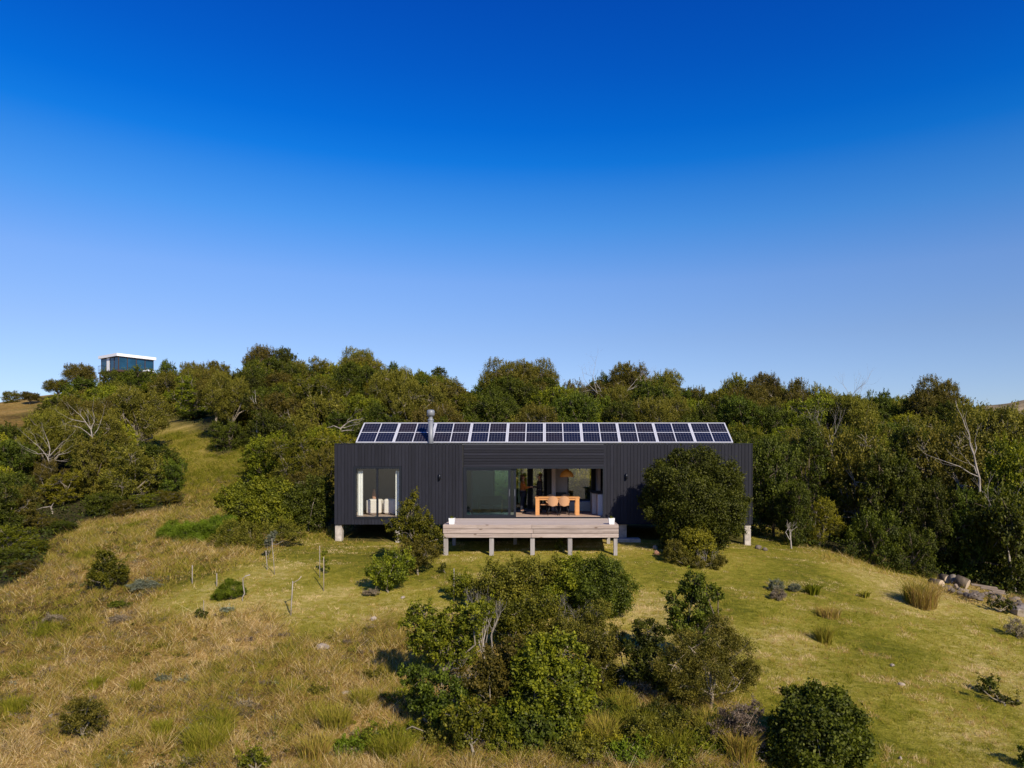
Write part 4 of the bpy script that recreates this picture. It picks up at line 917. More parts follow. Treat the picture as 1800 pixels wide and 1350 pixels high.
# shrubs right of centre
bush('tall_shrub', 'tall dark shrub with ragged top right of the central clump', [(1222,1022,17),(1240,1040,17),(1205,1035,13),(1185,1068,16),(1225,1065,22),(1195,1095,22),(1240,1085,18),(1262,1045,10),(1180,1050,9),(1215,1110,24)], (1215,1185), 'glossy', .075, .045, 1.5, 230, 'shrub', .05, BARKD, shoots=2.6, slen=.24)
bush('tall_shrub', 'dark shrub in the shade left of the grey twiggy shrub', [(1140,1110,24),(1125,1145,26),(1150,1165,26),(1120,1180,20),(1155,1190,22)], (1140,1235), 'dark', .065, .04, 1.3, 231, shoots=1.6)
bush('twiggy_shrub', 'grey-brown twiggy shrub below the tall dark shrub', [(1215,1140,34),(1260,1130,30),(1295,1150,30),(1185,1170,30),(1240,1180,36),(1290,1190,30),(1315,1180,20),(1200,1205,24),(1260,1100,22)], (1245,1250), 'greyt' if False else 'olive', .04, .02, .75, 232, shoots=1.6, slen=.2, stem=.045, bmat=STRAW_TW)
for i, (px, D_) in enumerate(((1195, 16.7), (1235, 16.5), (1275, 16.8), (1305, 17.0))):
    bare_tree(px,0,D_,1.35,['leftmost','second','third','rightmost'][i] + ' tangle of grey dry twigs on the twiggy shrub',240+i,.018,6,mat=STRAW_TW,spread=.75,name='dry_twig_shrub',stems=2,up=.08,group='dry twigs of the twiggy shrub')
bush('ball_bush', 'dense glossy round bush at the lower right of the photograph', [(1438,1258,48,0),(1400,1275,44,0),(1475,1275,46,.1),(1435,1300,56,-.35),(1385,1305,36,.1),(1495,1305,38,.1),(1400,1235,26,.2),(1470,1235,28,.2),(1360,1320,22,.2),(1520,1300,18,.3),(1437,1225,24,.3)], (1440,1352), 'glossy', .07, .05, 2.2, 250, shoots=.5, slen=.1, flat=.95)
bush('small_shrub', 'small shrub with a long shadow at the right side of the lawn', [(1735,1195,9),(1742,1205,8),(1730,1212,7)], (1738,1222), 'dark', .06, .035, 1.4, 251, shoots=2.5)
bush('low_shrub', 'low sprawling dark shrub right of the small lawn shrub', [(1745,1218,12),(1765,1228,12),(1785,1235,10),(1722,1208,9)], (1760,1238), 'dark', .05, .03, .8, 252, shoots=1.5, flat=.35)
# left garden
bush('left_bush', 'big leafy bush nearest the left end of the house', [(560,858,24),(545,885,26),(565,900,20),(520,880,26),(535,915,22),(560,925,14),(575,870,14)], (545,942), 'dark', .085, .052, 1.4, 260, D=31.6, shoots=1.5)
bush('left_bush', 'broad green bush beside the slope left of the house', [(405,874,20),(430,862,20),(460,858,20),(425,890,26),(455,880,28),(490,870,28),(470,910,26),(500,905,24),(440,915,20),(390,880,12)], (455,945), 'fresh', .085, .055, 1.4, 261, D=31.0, shoots=1.6)
bush('left_bush', 'thin shrub at the lower edge of the bushes left of the house', [(410,935,22),(440,940,22),(470,940,20),(500,932,18),(425,958,18),(398,965,17),(450,962,15),(520,940,15),(380,950,15)], (430,988), 'olive', .06, .03, .85, 262, D=28.3, shoots=2.2)
bush('broom_bush', 'bright green feathery bush left of the house', [(355,938,22),(332,948,22),(378,928,20),(310,955,19),(298,970,16),(398,920,16),(325,968,15),(350,955,18)], (335,980), 'broom', .10, .012, 2.0, 263, D=29.5, shoots=3, slen=.2)
bush('broom_bush', 'small round bright green bush above the feathery bush', [(302,930,11),(300,940,10)], (301,950), 'broom', .09, .014, 2.2, 264, D=31.5, shoots=2, slen=.15)
bush('broom_bush', 'fine bright green tuft bush among the staked saplings', [(392,1040,13),(410,1036,14),(385,1046,10),(402,1024,7),(425,1038,8)], (400,1054), 'broom', .12, .010, 2.4, 265, shoots=4, slen=.22)
bush('field_bush', 'rounded green bush alone in the dry grass at left', [(185,985,17),(205,998,18),(170,1005,16),(190,1015,16),(160,1020,11),(215,1010,11),(180,975,8)], (188,1038), 'fresh', .065, .042, 1.5, 266, shoots=2)
bush('field_bush', 'grey-green bush in the dry grass at the lower left', [(130,1250,20),(155,1245,20),(145,1270,22),(175,1260,16),(120,1270,14),(160,1285,14)], (145,1302), 'olive', .05, .022, 1.1, 267, shoots=3, slen=.2)
bush('field_bush', 'young bush at the bottom edge left of the central clump', [(445,1330,14),(465,1338,12),(430,1340,10)], (448,1372), 'fresh', .06, .035, 1.2, 268, shoots=3, D=13.6)
# heather and grey cushions
for (px, py, r, lm, lab) in [(1365,1030,11,'grey','blue-grey cushion plant at the back of the trio on the lawn'),(1396,1034,9,'grey','small upright blue-grey plant at the right of the trio on the lawn'),(1368,1046,12,'heather','mauve-grey cushion plant at the front of the trio on the lawn'),
   (212,1088,15,'heather','mauve-brown heather patch right of the left field middle'),(95,1088,16,'heather','pale heather patch at the left of the dry field'),(653,1042,12,'heather','mauve-grey heather tuft below the low green shrub'),
   (432,1238,14,'heather','dark dead heather tuft in the lower left field'),(288,1193,12,'grey','grey-green cushion in the middle of the lower left field'),(325,1196,9,'grey','small blue-grey cushion right of the grey-green cushion'),
   (1080,1237,16,'grey','pale silver cushion plant right of the central clump'),(255,1030,22,'grey','pale grey shrublet right of the lone rounded bush'),(400,1072,11,'grey','blue-grey low plant below the fine green tuft bush')]:
    fl_ = .75 if px > 1300 else .42; bush('cushion_plant', lab, [(px, py - r * .3 * fl_, r * (1 if px > 1300 else .8)), (px - r * .7, py, r * .6), (px + r * .7, py, r * .55)], (px, py + r * fl_), lm, .05, .014, 1.2 if px > 1300 else .9, int(px), 'plant', .012, BARKD, shoots=6, slen=.14, flat=fl_)
# green leafy patches
for (px, py, r, lab) in [(210,1063,20,'bright green low weed patch in the left field'),(520,1285 if False else 1210,9,'tiny green weed in the middle of the left field')]:
    bush('weed_patch', lab, [(px - r * .6, py, r * .5), (px, py - 2, r * .55), (px + r * .6, py, r * .5)], (px, py + r * .4), 'broom', .05, .03, 1.0, int(px) + 1, 'plant', .008, BARKD, shoots=2, slen=.1, flat=.4)

# ------------------------------------------------------------------ grass tufts, reeds, aloe
def tuft(name, label, px, py, h, spread, nb, tint, w=.012, cat='grass tuft', lean=.5, group=None, curve=True, D=None):
    rng = np.random.default_rng(int(px * 3 + py)); b = gpix(px, py); o = empty(name, b, label, cat, group)
    a = rng.uniform(0, 6.283, nb); r = spread * np.sqrt(rng.random(nb)) * .45; bx, by = r * np.cos(a), r * np.sin(a)
    dirs = np.stack([np.cos(a), np.sin(a)], 1) * (lean * rng.uniform(.1, 1, (nb, 1))) + rng.normal(size=(nb, 2)) * .26
    hh = h * rng.uniform(.55, 1.05, nb); ph = rng.uniform(0, 3.14, nb); wx, wy = np.cos(ph) * w, np.sin(ph) * w
    V = np.zeros((nb, 5, 3)); V[:, 0] = np.stack([bx - wx, by - wy, -.05 + 0 * a], 1); V[:, 1] = np.stack([bx + wx, by + wy, -.05 + 0 * a], 1)
    mx, my = bx + dirs[:, 0] * hh * .35, by + dirs[:, 1] * hh * .35
    V[:, 2] = np.stack([mx + wx * .8, my + wy * .8, hh * .6], 1); V[:, 3] = np.stack([mx - wx * .8, my - wy * .8, hh * .6], 1)
    V[:, 4] = np.stack([bx + dirs[:, 0] * hh, by + dirs[:, 1] * hh, hh * .98], 1)
    F4 = np.arange(nb)[:, None] * 5 + np.array([[0, 1, 2, 3]]); F4b = np.arange(nb)[:, None] * 5 + np.array([[3, 2, 4, 4]])
    F3 = F4b[:, :3]
    V2 = V.reshape(-1, 3); tr = np.concatenate([F4[:, [0, 1, 2]], F4[:, [0, 2, 3]], F3]); t = np.clip(rng.normal(tint, .12, nb), 0, 1)
    link(bpy.data.objects.new('blades', npmesh('blades', V2, tr, GRASS, np.concatenate([t, t, t]))), o); return o
tuft('reed_clump', 'tall straw-coloured reed clump on the lawn before the logs', 1622, 1066, .92, .95, 800, .70, .007, 'reeds', .42)
tuft('reed_clump', 'green part of the reeds at the left side of the straw-coloured clump', 1605, 1060, .85, .6, 420, .28, .007, 'reeds', .4)
tuft('aloe_plant', 'spiky green aloe on the lawn right of the cushion plants', 1428, 1045, .42, .35, 60, .05, .035, 'plant', .9)
tuft('aloe_plant', 'small spiky plant in the middle of the right lawn', 1520, 1050, .26, .3, 30, .3, .03, 'plant', 1.0)
tuft('grass_tuft', 'green-gold grass tuft with a shadow on the right lawn', 1450, 1130, .55, .42, 420, .42, .008, lean=.6)
tuft('grass_tuft', 'brown-gold flat grass tuft above the green-gold one', 1456, 1082, .28, .75, 420, .7, .008, lean=.7)
for i, (px, py, h, sp, nb_, tn, lab) in enumerate([(365,1310,.42,.9,900,.35,'olive grass clump at the bottom left of centre'),(170,1210,.3,.3,250,.2,'small yellow-green grass tuft in the left field'),(240,1215,.28,.28,220,.25,'yellow-green tuft right of its twin in the left field'),
   (285,1290,.35,.4,260,.3,'thin grass tuft in the lower left field'),(590,1280,.5,.6,500,.45,'grass tuft left of the central clump'),(640,1240,.4,.5,400,.4,'second grass tuft left of the central clump'),(1120,1290,.55,.7,900,.3,'green tall grass at the bottom right of the central clump'),
   (1180,1320,.5,.8,900,.22,'bright green tall grass at the bottom before the ball bush'),(1250,1300,.55,.7,800,.5,'olive-gold tall grass left of the ball bush'),(1300,1330,.6,.6,700,.6,'brown dry seed stems against the ball bush'),
   (1060,1310,.6,.5,600,.5,'green-gold tall grass at the right foot of the central clump'),(690,1330,.5,.7,700,.3,'green tall grass at the left foot of the central clump'),(1090,1255,.5,.6,600,.42,'green-gold grass clump beside the silver cushion'),
   (30,1250,.35,.5,400,.25,'green grass at the left edge low in the field'),(350,1300,.3,.4,250,.5,'small tuft beside the olive grass clump'),(555,1330,.45,.6,450,.6,'dry grass tuft at the bottom edge')]):
    tuft('grass_tuft', lab, px, py, h, sp, nb_, tn, .008)
bush('rust_shrub', 'rust-brown dry shrub between the twiggy shrub and the ball bush', [(1290,1255,22),(1315,1275,22),(1270,1285,22),(1330,1245,14)], (1295,1320), 'heather', .05, .02, .8, 301, shoots=2.5, slen=.22)
bush('wild_shrub', 'low olive shrub at the bottom between the central clump and the ball bush', [(1120,1275,26),(1160,1290,28),(1205,1275,28),(1140,1320,28),(1190,1325,28),(1235,1300,24),(1090,1325,20)], (1160,1365), 'olive', .05, .024, .75, 302, shoots=2.5, slen=.22, D=14.3)
bush('wild_shrub', 'low bright green undergrowth bush at the bottom left foot of the central clump', [(660,1290,20),(690,1320,24),(720,1335,22),(650,1325,16)], (690,1365), 'fresh', .05, .02, .8, 303, shoots=3, slen=.22, D=14.4)

for i, (px, py, r, D_, leaf, lab) in enumerate([(1095,1215,22,17.0,'olive','low olive scrub between the central clump and the twiggy shrub'),(1075,1265,24,15.8,'fresh','low green scrub below the silver cushion'),
   (1130,1235,22,16.4,'heather','brown scrub at the left foot of the twiggy shrub'),(1190,1262,24,15.6,'olive','olive scrub below the twiggy shrub'),(1245,1330,26,14.2,'fresh','leafy green scrub at the bottom left of the ball bush'),
   (1330,1335,20,14.2,'heather','brown seed-headed scrub against the ball bush'),(1045,1335,26,14.0,'yellow','yellow-green scrub at the bottom right of the central clump'),(1110,1345,24,13.8,'broom','bright green scrub at the bottom centre right'),
   (745,1290,26,15.4,'olive','olive scrub at the bottom left of the central clump'),(700,1262,22,16.0,'fresh','green scrub left of the dark bush of the central clump'),(625,1325,24,14.2,'broom','bright green low scrub farthest left of the central clump'),
   (660,1225,16,17.2,'olive','small olive scrub in the shadow left of the central clump'),(900,1340,26,13.9,'fresh','green scrub at the bottom edge below the central clump'),(1150,1300,28,15.0,'dark','dark green scrub in the middle of the bottom centre thicket'),(1210,1310,26,14.7,'olive','broad olive scrub in the bottom centre thicket'),(1270,1290,22,15.0,'dark','dark scrub touching the left side of the ball bush'),
   (1060,1290,22,15.2,'dark','dark scrub at the right foot of the central clump'),(1010,1345,26,13.8,'olive','olive scrub at the bottom edge right of centre'),(1175,1345,26,13.7,'fresh','green scrub at the bottom edge left of the ball bush'),(560,1262,12,16.5,'olive','low olive scrub in the wild grass left of the clump')]):
    r = r * (1.3 if px > 1000 else 1.0); bush('low_scrub', lab, [(px - r * .9, py + 4, r * .7), (px, py - 4, r * .85), (px + r * .9, py + 3, r * .7), (px - r * .3, py + r * .4, r * .6), (px + r * .5, py + r * .45, r * .6)], (px, py + r), leaf, .055, .028, 1.15, 700 + i, shoots=3, slen=.24, D=D_, flat=.8)
# ------------------------------------------------------------------ saplings and stakes
def stake(px, y0, y1, label, r=.022, mat=DEAD, lean=0, name='garden_stake', bend=None, cat='stake'):
    r *= .55; b = gpix(px, y1); h = (y1 - y0) * b.y / F; o = empty(name, b, label, cat)
    pts = [(0, 0, -.1), (lean * .4, 0, h * .4), (lean * .8, 0, h * .75), (lean, 0, h)] if bend is None else bend(h)
    MB().tube(pts, [r, r, r * .9, r * .8][:len(pts)] if len(pts) == 4 else r, 7).build('pole', mat, o); return o, b, h
stake(338, 994, 1026, 'short pale stake at the left end of the sapling group', .035)
stake(381, 1008, 1031, 'short stake standing behind the fine green tuft bush', .035)
stake(483, 946, 1010, 'tall thin stake left of the house beside the flowering sapling', .022, lean=-.1)
stake(470, 968, 1002, 'shorter stake beside the tall thin stake', .03, lean=-.05)
stake(562, 960, 1016, 'thin pale stake of the pair before the left house corner', .022)
stake(569, 980, 1040, 'grey stake of the pair before the left house corner', .03, STRAW_TW)
stake(798, 1000, 1060, 'white stake at the upper left of the central clump', .028)
stake(358, 1056, 1085, 'short stake with a small green plant at its foot', .02)
o, b, h = stake(427, 1014, 1057, 'crooked white sapling trunk beside the fine green tuft bush', .032, bend=lambda h: [(0, 0, -.1), (-.02, 0, h * .12), (.05, 0, h * .3), (.01, 0, h * .6), (.0, 0, h * .92), (.10, 0, h * 1.02), (.22, 0, h * 1.06)], name='young_sapling', cat='sapling')
o, b, h = stake(511, 1022, 1083, 'leaning white sapling trunk alone on the left lawn', .035, lean=.06, name='young_sapling', cat='sapling')
MB().tube([(.05, 0, h * .93), (.2, .1, h * 1.02), (.28, .12, h * 1.12)], .015, 5).build('twig', STRAW_TW, o)
bush('small_plant', 'leafy sapling tied to the pair of stakes', [(572,985,6),(574,1000,6),(570,972,5)], (572,1030), 'fresh', .05, .03, 1.1, 310, 'plant', .012, shoots=2, slen=.12, D=24.3)
bush('small_plant', 'pale leafed sapling at the tall thin stake', [(476,945,8),(470,955,7),(482,938,5)], (476,1000), 'grey', .05, .03, 1.0, 311, 'plant', .012, shoots=2, slen=.15, D=26.5)
bush('small_plant', 'small dark plant at the foot of the short stake', [(352,1078,8),(360,1080,7)], (356,1088), 'dark', .05, .03, 1.2, 312, 'plant', .01, shoots=2, slen=.1)
bush('small_plant', 'small green plant on the lawn below the slim tree', [(776,1000,6),(780,994,5)], (778,1008), 'dark', .05, .03, 1.2, 313, 'plant', .01, shoots=3, slen=.1)
bush('small_plant', 'leafy plant growing in the shade below the deck', [(985,950,6),(982,958,7),(994,960,6)], (987,968), 'fresh', .06, .045, 1.0, 314, 'plant', .01, shoots=1, slen=.1, D=27.6)

# ------------------------------------------------------------------ stones, logs
def stone(px, py, w, h, label, seed, mat=M_STONE, group=None, lift=0, D=None, name='field_stone'):
    rng = np.random.default_rng(seed); b = gpix(px, py) if D is None else Vector(((px - CX) / F * D, D, float(ground((px - CX) / F * D, D))))
    mb = MB(); ph, th = 7, 10; vs = []; fs = []
    w2 = w * b.y / F / 2; h2 = h * b.y / F / 2
    ax = rng.normal(size=(6, 3)); ax = unit(ax); cut = rng.uniform(.6, .85, 6)
    for i in range(ph + 1):
        for j in range(th):
            t = math.pi * i / ph; p = 2 * math.pi * j / th; v = np.array([math.sin(t) * math.cos(p), math.sin(t) * math.sin(p), math.cos(t)])
            for a_, c_ in zip(ax, cut):
                dd = float(v @ a_)
                if dd > c_: v = v - a_ * (dd - c_)
            v = v * (1 + rng.normal() * .03); vs.append((v[0] * w2 * 1.15, v[1] * w2 * .95, v[2] * h2 * 1.2 + h2 * .55 + lift))
    for i in range(ph):
        for j in range(th): fs.append((i * th + j, i * th + th + j, i * th + th + (j + 1) % th, i * th + (j + 1) % th))
    mb.add(vs, fs, False); o = link(bpy.data.objects.new(name, mb.mesh(name, mat))); o.location = b; o.rotation_euler = (0, 0, rng.uniform(0, 6))
    return tag(o, label, 'stone', group)
stone(568,1142,22,12,'flat pale stone lying on the lawn left of the central clump',401,M_STONEL)
stone(90,1260,9,5,'small white stone beside the grey-green bush',402,M_STONEL)
stone(657,1090,11,7,'small pale stone on the lawn above the central clump',403,M_STONEL)
stone(708,1052,9,4,'tiny pale stone below the low green shrub',404,M_STONEL)
stone(1155,975,9,9,'lower reddish stone beside the big round tree',405,M_RED); stone(1152,965,10,8,'upper pale stone beside the big round tree',406,M_STONEL)
stone(1568,1172,10,5,'pale stone in the bare patch of the right lawn',407,M_STONEL); stone(1585,1205,12,6,'larger pale stone in the right lawn',408,M_STONEL)
stone(1333,965,13,8,'stone in the shade behind the right house post',409); stone(1345,968,9,7,'small stone at the right of the stone behind the house post',410)
stone(1583,1336,6,6,'small white stone at the bottom of the right lawn',411,M_STONEL)
stone(608,1220,14,5,'flat pale stone at the left of the central clump',412,M_STONEL)
def log(px, py, lab, r, L, ang, up=0, ring=False, z=0):
    b = gpix(px, py); o = empty('cut_log', b + Vector((0, 0, z)), lab, 'log', 'cut logs along the lawn edge', ang)
    d = Vector((math.cos(up), 0, math.sin(up))) * L
    c0 = Vector((0, 0, r))
    MB().tube([c0, c0 + d * .5, c0 + d], [r, r * 1.03, r * .97], 14, cap=True).build('bark', BARKD if not ring else BARK, o)
    e = MB().tube([c0 - d.normalized() * .004, c0 - d.normalized() * .012], [r * .93, r * .9], 14); e.build('cut_face', M_LOGEND if not ring else M_WHITE, o)
    if ring: MB().tube([c0 - d.normalized() * .013, c0 - d.normalized() * .02], [r * .62, r * .6], 14).build('hollow_shade_disc', simple('hollow_shade', (.14, .12, .13), .9), o)  # solid dark disc on the cut face, coloured like a shaded hollow
log(1655,1034,'brown log at the left end of the log row',.16,.5,1.9); log(1667,1032,'brown log stacked second from the left in the log row',.17,.5,1.6,z=.12)
log(1678,1036,'log with a white ring end in the log row',.15,.3,math.pi/2-.1,.75,True,z=.12); log(1701,1044,'thickest log in the row, with a tan cut face',.21,.45,2.3,.35,z=.14)
k = 0
for i in range(34):
    t = i / 33; px = 1668 + 132 * t + random.uniform(-6, 6); py = 1040 + 26 * t + random.uniform(-9, 7)
    stone(px, py + 4, random.uniform(9, 17), random.uniform(6, 11), 'weathered rock in the low row of rocks at the right lawn edge', 500 + i, random.choice([M_STONE, M_STONE, M_STONE2, M_STONE]), 'rocks along the right lawn edge', name='edge_rock', lift=random.uniform(0, .16))
stone(1795,1082,34,26,'large grey rock at the right edge of the photograph below the rock row',560,M_STONEL)
# fallen planks over the rocks
for i, (px, py, L, a, lab) in enumerate([(1730,1034,.9,-.35,'upper tan plank lying on the rock row'),(1745,1040,.8,-.5,'lower tan plank lying on the rock row'),(1757,1046,.5,-.2,'short tan plank at the right end of the rock row')]):
    b = gpix(px, py + 12); o = MB().box(-L / 2, L / 2, -.08, .08, 0, .035, .006).build('loose_plank', M_PLANKD); o.location = b + Vector((0, 0, .32)); o.rotation_euler = (.25, .12, a); tag(o, lab, 'plank')
bush('edge_creeper', 'green creeper over the rocks at the right lawn edge', [(1755,1062,9),(1768,1070,9),(1742,1060,7),(1778,1062,8)], (1760,1078), 'dark', .06, .04, 1.2, 320, shoots=1)
bush('edge_twigs', 'brown twiggy shrub below the large rock at the right edge', [(1785,1098,12),(1798,1110,12),(1775,1104,8),(1796,1128,10)], (1788,1122), 'heather', .05, .025, .7, 321, shoots=3)
bush('corner_shrub', 'dark shrub cut by the right bottom corner', [(1806,1325,16),(1812,1340,16)], (1806,1352), 'dark', .06, .04, 1.3, 322, shoots=2)
# tree outside the right edge whose branch shadow falls on the lawn
# ------------------------------------------------------------------ furniture and things in the house
def thing(name, X, Y, Z, label, cat, rz=0, group=None): return empty(name, (X, Y, Z), label, cat, group, rz)
tb = thing('dining_table', .59 - .03, 31.05, ZF, 'chunky orange oak dining table inside the open door', 'table')
MB().box(-.97, .97, -.45, .45, .735, .775, .004).build('tabletop', M_TABLE, tb)
for sx in (-1, 1):
    for sy in (-1, 1): MB().box(sx * .86 - .085, sx * .86 + .085, sy * .36 - .08, sy * .36 + .08, 0, .733, .004).build('leg', M_TABLE, tb)
MB().box(-.77, .77, -.42, -.38, .655, .733).build('apron', M_TABLE, tb); MB().box(-.77, .77, .38, .42, .655, .733).build('apron', M_TABLE, tb)
def chair_meshes():
    # round shell back, curved; local: chair faces +Y, back at -Y
    vs = []; fs = []; nu, nv = 14, 12
    for side in (0, .018):
        for i in range(nu + 1):
            for j in range(nv + 1):
                u = i / nu * 2 - 1; v = j / nv * 2 - 1
                a = u * math.sqrt(max(0, 1 - v * v * .5)); b = v * math.sqrt(max(0, 1 - u * u * .5)); n_ = 1
                vs.append((a * .235, -.23 + .07 * a * a * 1.4 - .03 * b - side, .62 + b * .22))
    N1 = (nu + 1) * (nv + 1)
    for s_ in (0, 1):
        for i in range(nu):
            for j in range(nv):
                q = (i * (nv + 1) + j, (i + 1) * (nv + 1) + j, (i + 1) * (nv + 1) + j + 1, i * (nv + 1) + j + 1); q = tuple(x + s_ * N1 for x in q); fs.append(q if s_ else q[::-1])
    back = MB().add(vs, fs, True).mesh('backrest', M_RATTAN)
    seat = MB().lathe([(0, -.02), (.21, -.02), (.235, 0), (.22, .025), (0, .015)], (0, 0, .44), 18).mesh('seat', M_RATTAN)
    legs = [MB().tube([(sx * .14, sy * .13, .43), (sx * .21, sy * .22, 0)], .011, 7).mesh('leg', M_FRAME) for sx in (-1, 1) for sy in (-1, 1)]
    return back, seat, legs
cb, cs_, cl = chair_meshes()
for X, Y, rz, lab in [(.36, 30.62, 0, 'left woven chair on the near side of the dining table'), (.84, 30.62, .05, 'right woven chair on the near side of the dining table'),
                      (.28, 31.72, math.pi, 'left woven chair on the far side of the dining table'), (.92, 31.72, math.pi, 'right woven chair on the far side of the dining table'), (-.42 + .35, 31.1, -math.pi / 2 + .1, 'woven chair at the left end of the dining table')]:
    o = thing('dining_chair', X, Y, ZF, lab, 'chair', rz, 'woven chairs round the dining table')
    link(bpy.data.objects.new('backrest', cb), o); link(bpy.data.objects.new('seat', cs_), o)
    for l in cl: link(bpy.data.objects.new('leg', l), o)
lp = thing('pendant_lamp', .985 - .0, 31.2, 9.34, 'ochre dome pendant lamp hanging above the dining table', 'lamp')
MB().lathe([(.31, 0), (.30, .06), (.27, .15), (.20, .24), (.10, .30), (.03, .32), (.03, .36), (0, .36)], (0, 0, 0), 24).build('lamp_shade', M_LAMP, lp); MB().tube([(0, 0, .36), (0, 0, .63)], .008, 6).build('cord', M_FRAME, lp)
bt = thing('bottle', 2.55, 31.0, ZF + .97, 'dark bottle on the kitchen worktop', 'bottle'); MB().lathe([(.045, 0), (.045, .2), (.018, .27), (.018, .33), (0, .33)], (0, 0, 0), 12).build('bottle_body', M_DARKJ, bt)
# bedroom sofa, picture, vase
sf2 = thing('bedroom_sofa', -6.85, 31.3, ZF, 'cream sofa seen through the bedroom window', 'sofa')
MB().box(-.95, -.30, -.25, .35, .02, .66, .06).build('sofa_seat', M_SOFA, sf2); MB().box(-.18, .58, -.25, .35, .02, .68, .06).build('sofa_seat', M_SOFA, sf2); MB().box(-.95, .58, .36, .5, .02, .60, .04).build('sofa_back', M_SOFA, sf2)
pc = thing('framed_picture', -6.45, 33.585, 9.15, 'dark blue framed picture on the grey bedroom wall', 'picture'); MB().box(-.38, .38, -.02, .01, -.05, .5).build('frame', M_FRAME, pc); MB().box(-.35, .35, -.026, -.021, -.02, .47).build('print', M_PIC, pc)
vz = thing('brown_vase', -7.58, 31.65, ZF + .6, 'tall brown vase beside the left bedroom curtain', 'vase'); MB().lathe([(.06, 0), (.09, .1), (.1, .25), (.05, .42), (.06, .5), (0, .5)], (0, 0, 0), 14).build('vase_body', M_RED, vz)
# living room chair behind the glass
ac = thing('lounge_chair', -2.45, 32.3, ZF, 'thin timber-framed lounge chair behind the closed sliding door', 'chair')
MB().box(-.5, .5, -.3, .3, .30, .38, .01).build('seat', M_DARKJ, ac); MB().box(-.5, .5, .25, .32, .38, .74, .01).build('backrest', M_DARKJ, ac)
for sx in (-1, 1):
    MB().tube([(sx * .52, -.3, 0), (sx * .52, -.3, .56), (sx * .52, .3, .56), (sx * .52, .3, 0)], .022, 6).build('arm_frame', M_TABLE, ac)
# planters on the deck
for px, lab in ((794.5, 'white square planter with a succulent at the left front corner of the deck'), (1075, 'white square planter with a succulent at the right front corner of the deck')):
    Y = DY0 + .28; X = (px - CX) / F * Y; s_ = .115
    p_ = thing('white_planter', X, Y, DZ + .003, lab, 'planter', group='white planters on the deck')
    mb = MB(); vs = [(-s_ * .8, -s_ * .8, 0), (s_ * .8, -s_ * .8, 0), (s_ * .8, s_ * .8, 0), (-s_ * .8, s_ * .8, 0), (-s_, -s_, .23), (s_, -s_, .23), (s_, s_, .23), (-s_, s_, .23)]
    mb.add(vs, [(3, 2, 1, 0), (4, 5, 6, 7), (0, 1, 5, 4), (1, 2, 6, 5), (2, 3, 7, 6), (3, 0, 4, 7)]).build('pot', M_POT, p_)
    rg = np.random.default_rng(5); V, Fq, T = crown([(0, 0, .25, .08)], .06, .02, 2.5, rg, shoots=0); link(bpy.data.objects.new('succulent', npmesh('succulent', V, Fq, LM['fresh'], T)), p_)

# ------------------------------------------------------------------ the two people
def skin_obj(name, verts, edges, radii, mat, parent, root=0, sub=1):
    me = bpy.data.meshes.new(name); me.from_pydata(verts, edges, []); me.materials.append(mat); o = link(bpy.data.objects.new(name, me), parent)
    o.modifiers.new('skin', 'SKIN')
    for i, r in enumerate(radii): me.skin_vertices[0].data[i].radius = (r, r) if not isinstance(r, tuple) else r
    me.skin_vertices[0].data[root].use_root = True
    o.modifiers['skin'].use_smooth_shade = True; s_ = o.modifiers.new('sub', 'SUBSURF'); s_.levels = sub; s_.render_levels = sub; return o
def hand(V, E, Rr, wi, d, up):
    """palm and five bent fingers from the wrist vertex"""
    w = Vector(V[wi]); d = Vector(d).normalized(); side = d.cross(Vector(up)).normalized(); nrm = side.cross(d)
    V.append(tuple(w + d * .06)); E.append((wi, len(V) - 1)); Rr.append(.026); pi_ = len(V) - 1; pw = Vector(V[pi_])
    for k, (s_, l) in enumerate(((-1.2, .055), (-.4, .072), (.4, .078), (1.2, .068))):
        a = pw + side * s_ * .017 + d * .03; b = a + d * l * .5 - nrm * .006; c = b + d * l * .4 - nrm * .022
        i = len(V); V.extend([tuple(a), tuple(b), tuple(c)]); E.extend([(pi_, i), (i, i + 1), (i + 1, i + 2)]); Rr.extend([.009, .0085, .0075])
    a = w + d * .03 + side * .03; b = a + d * .04 + side * .012 - nrm * .01; i = len(V); V.extend([tuple(a), tuple(b)]); E.extend([(pi_, i), (i, i + 1)]); Rr.extend([.011, .009])
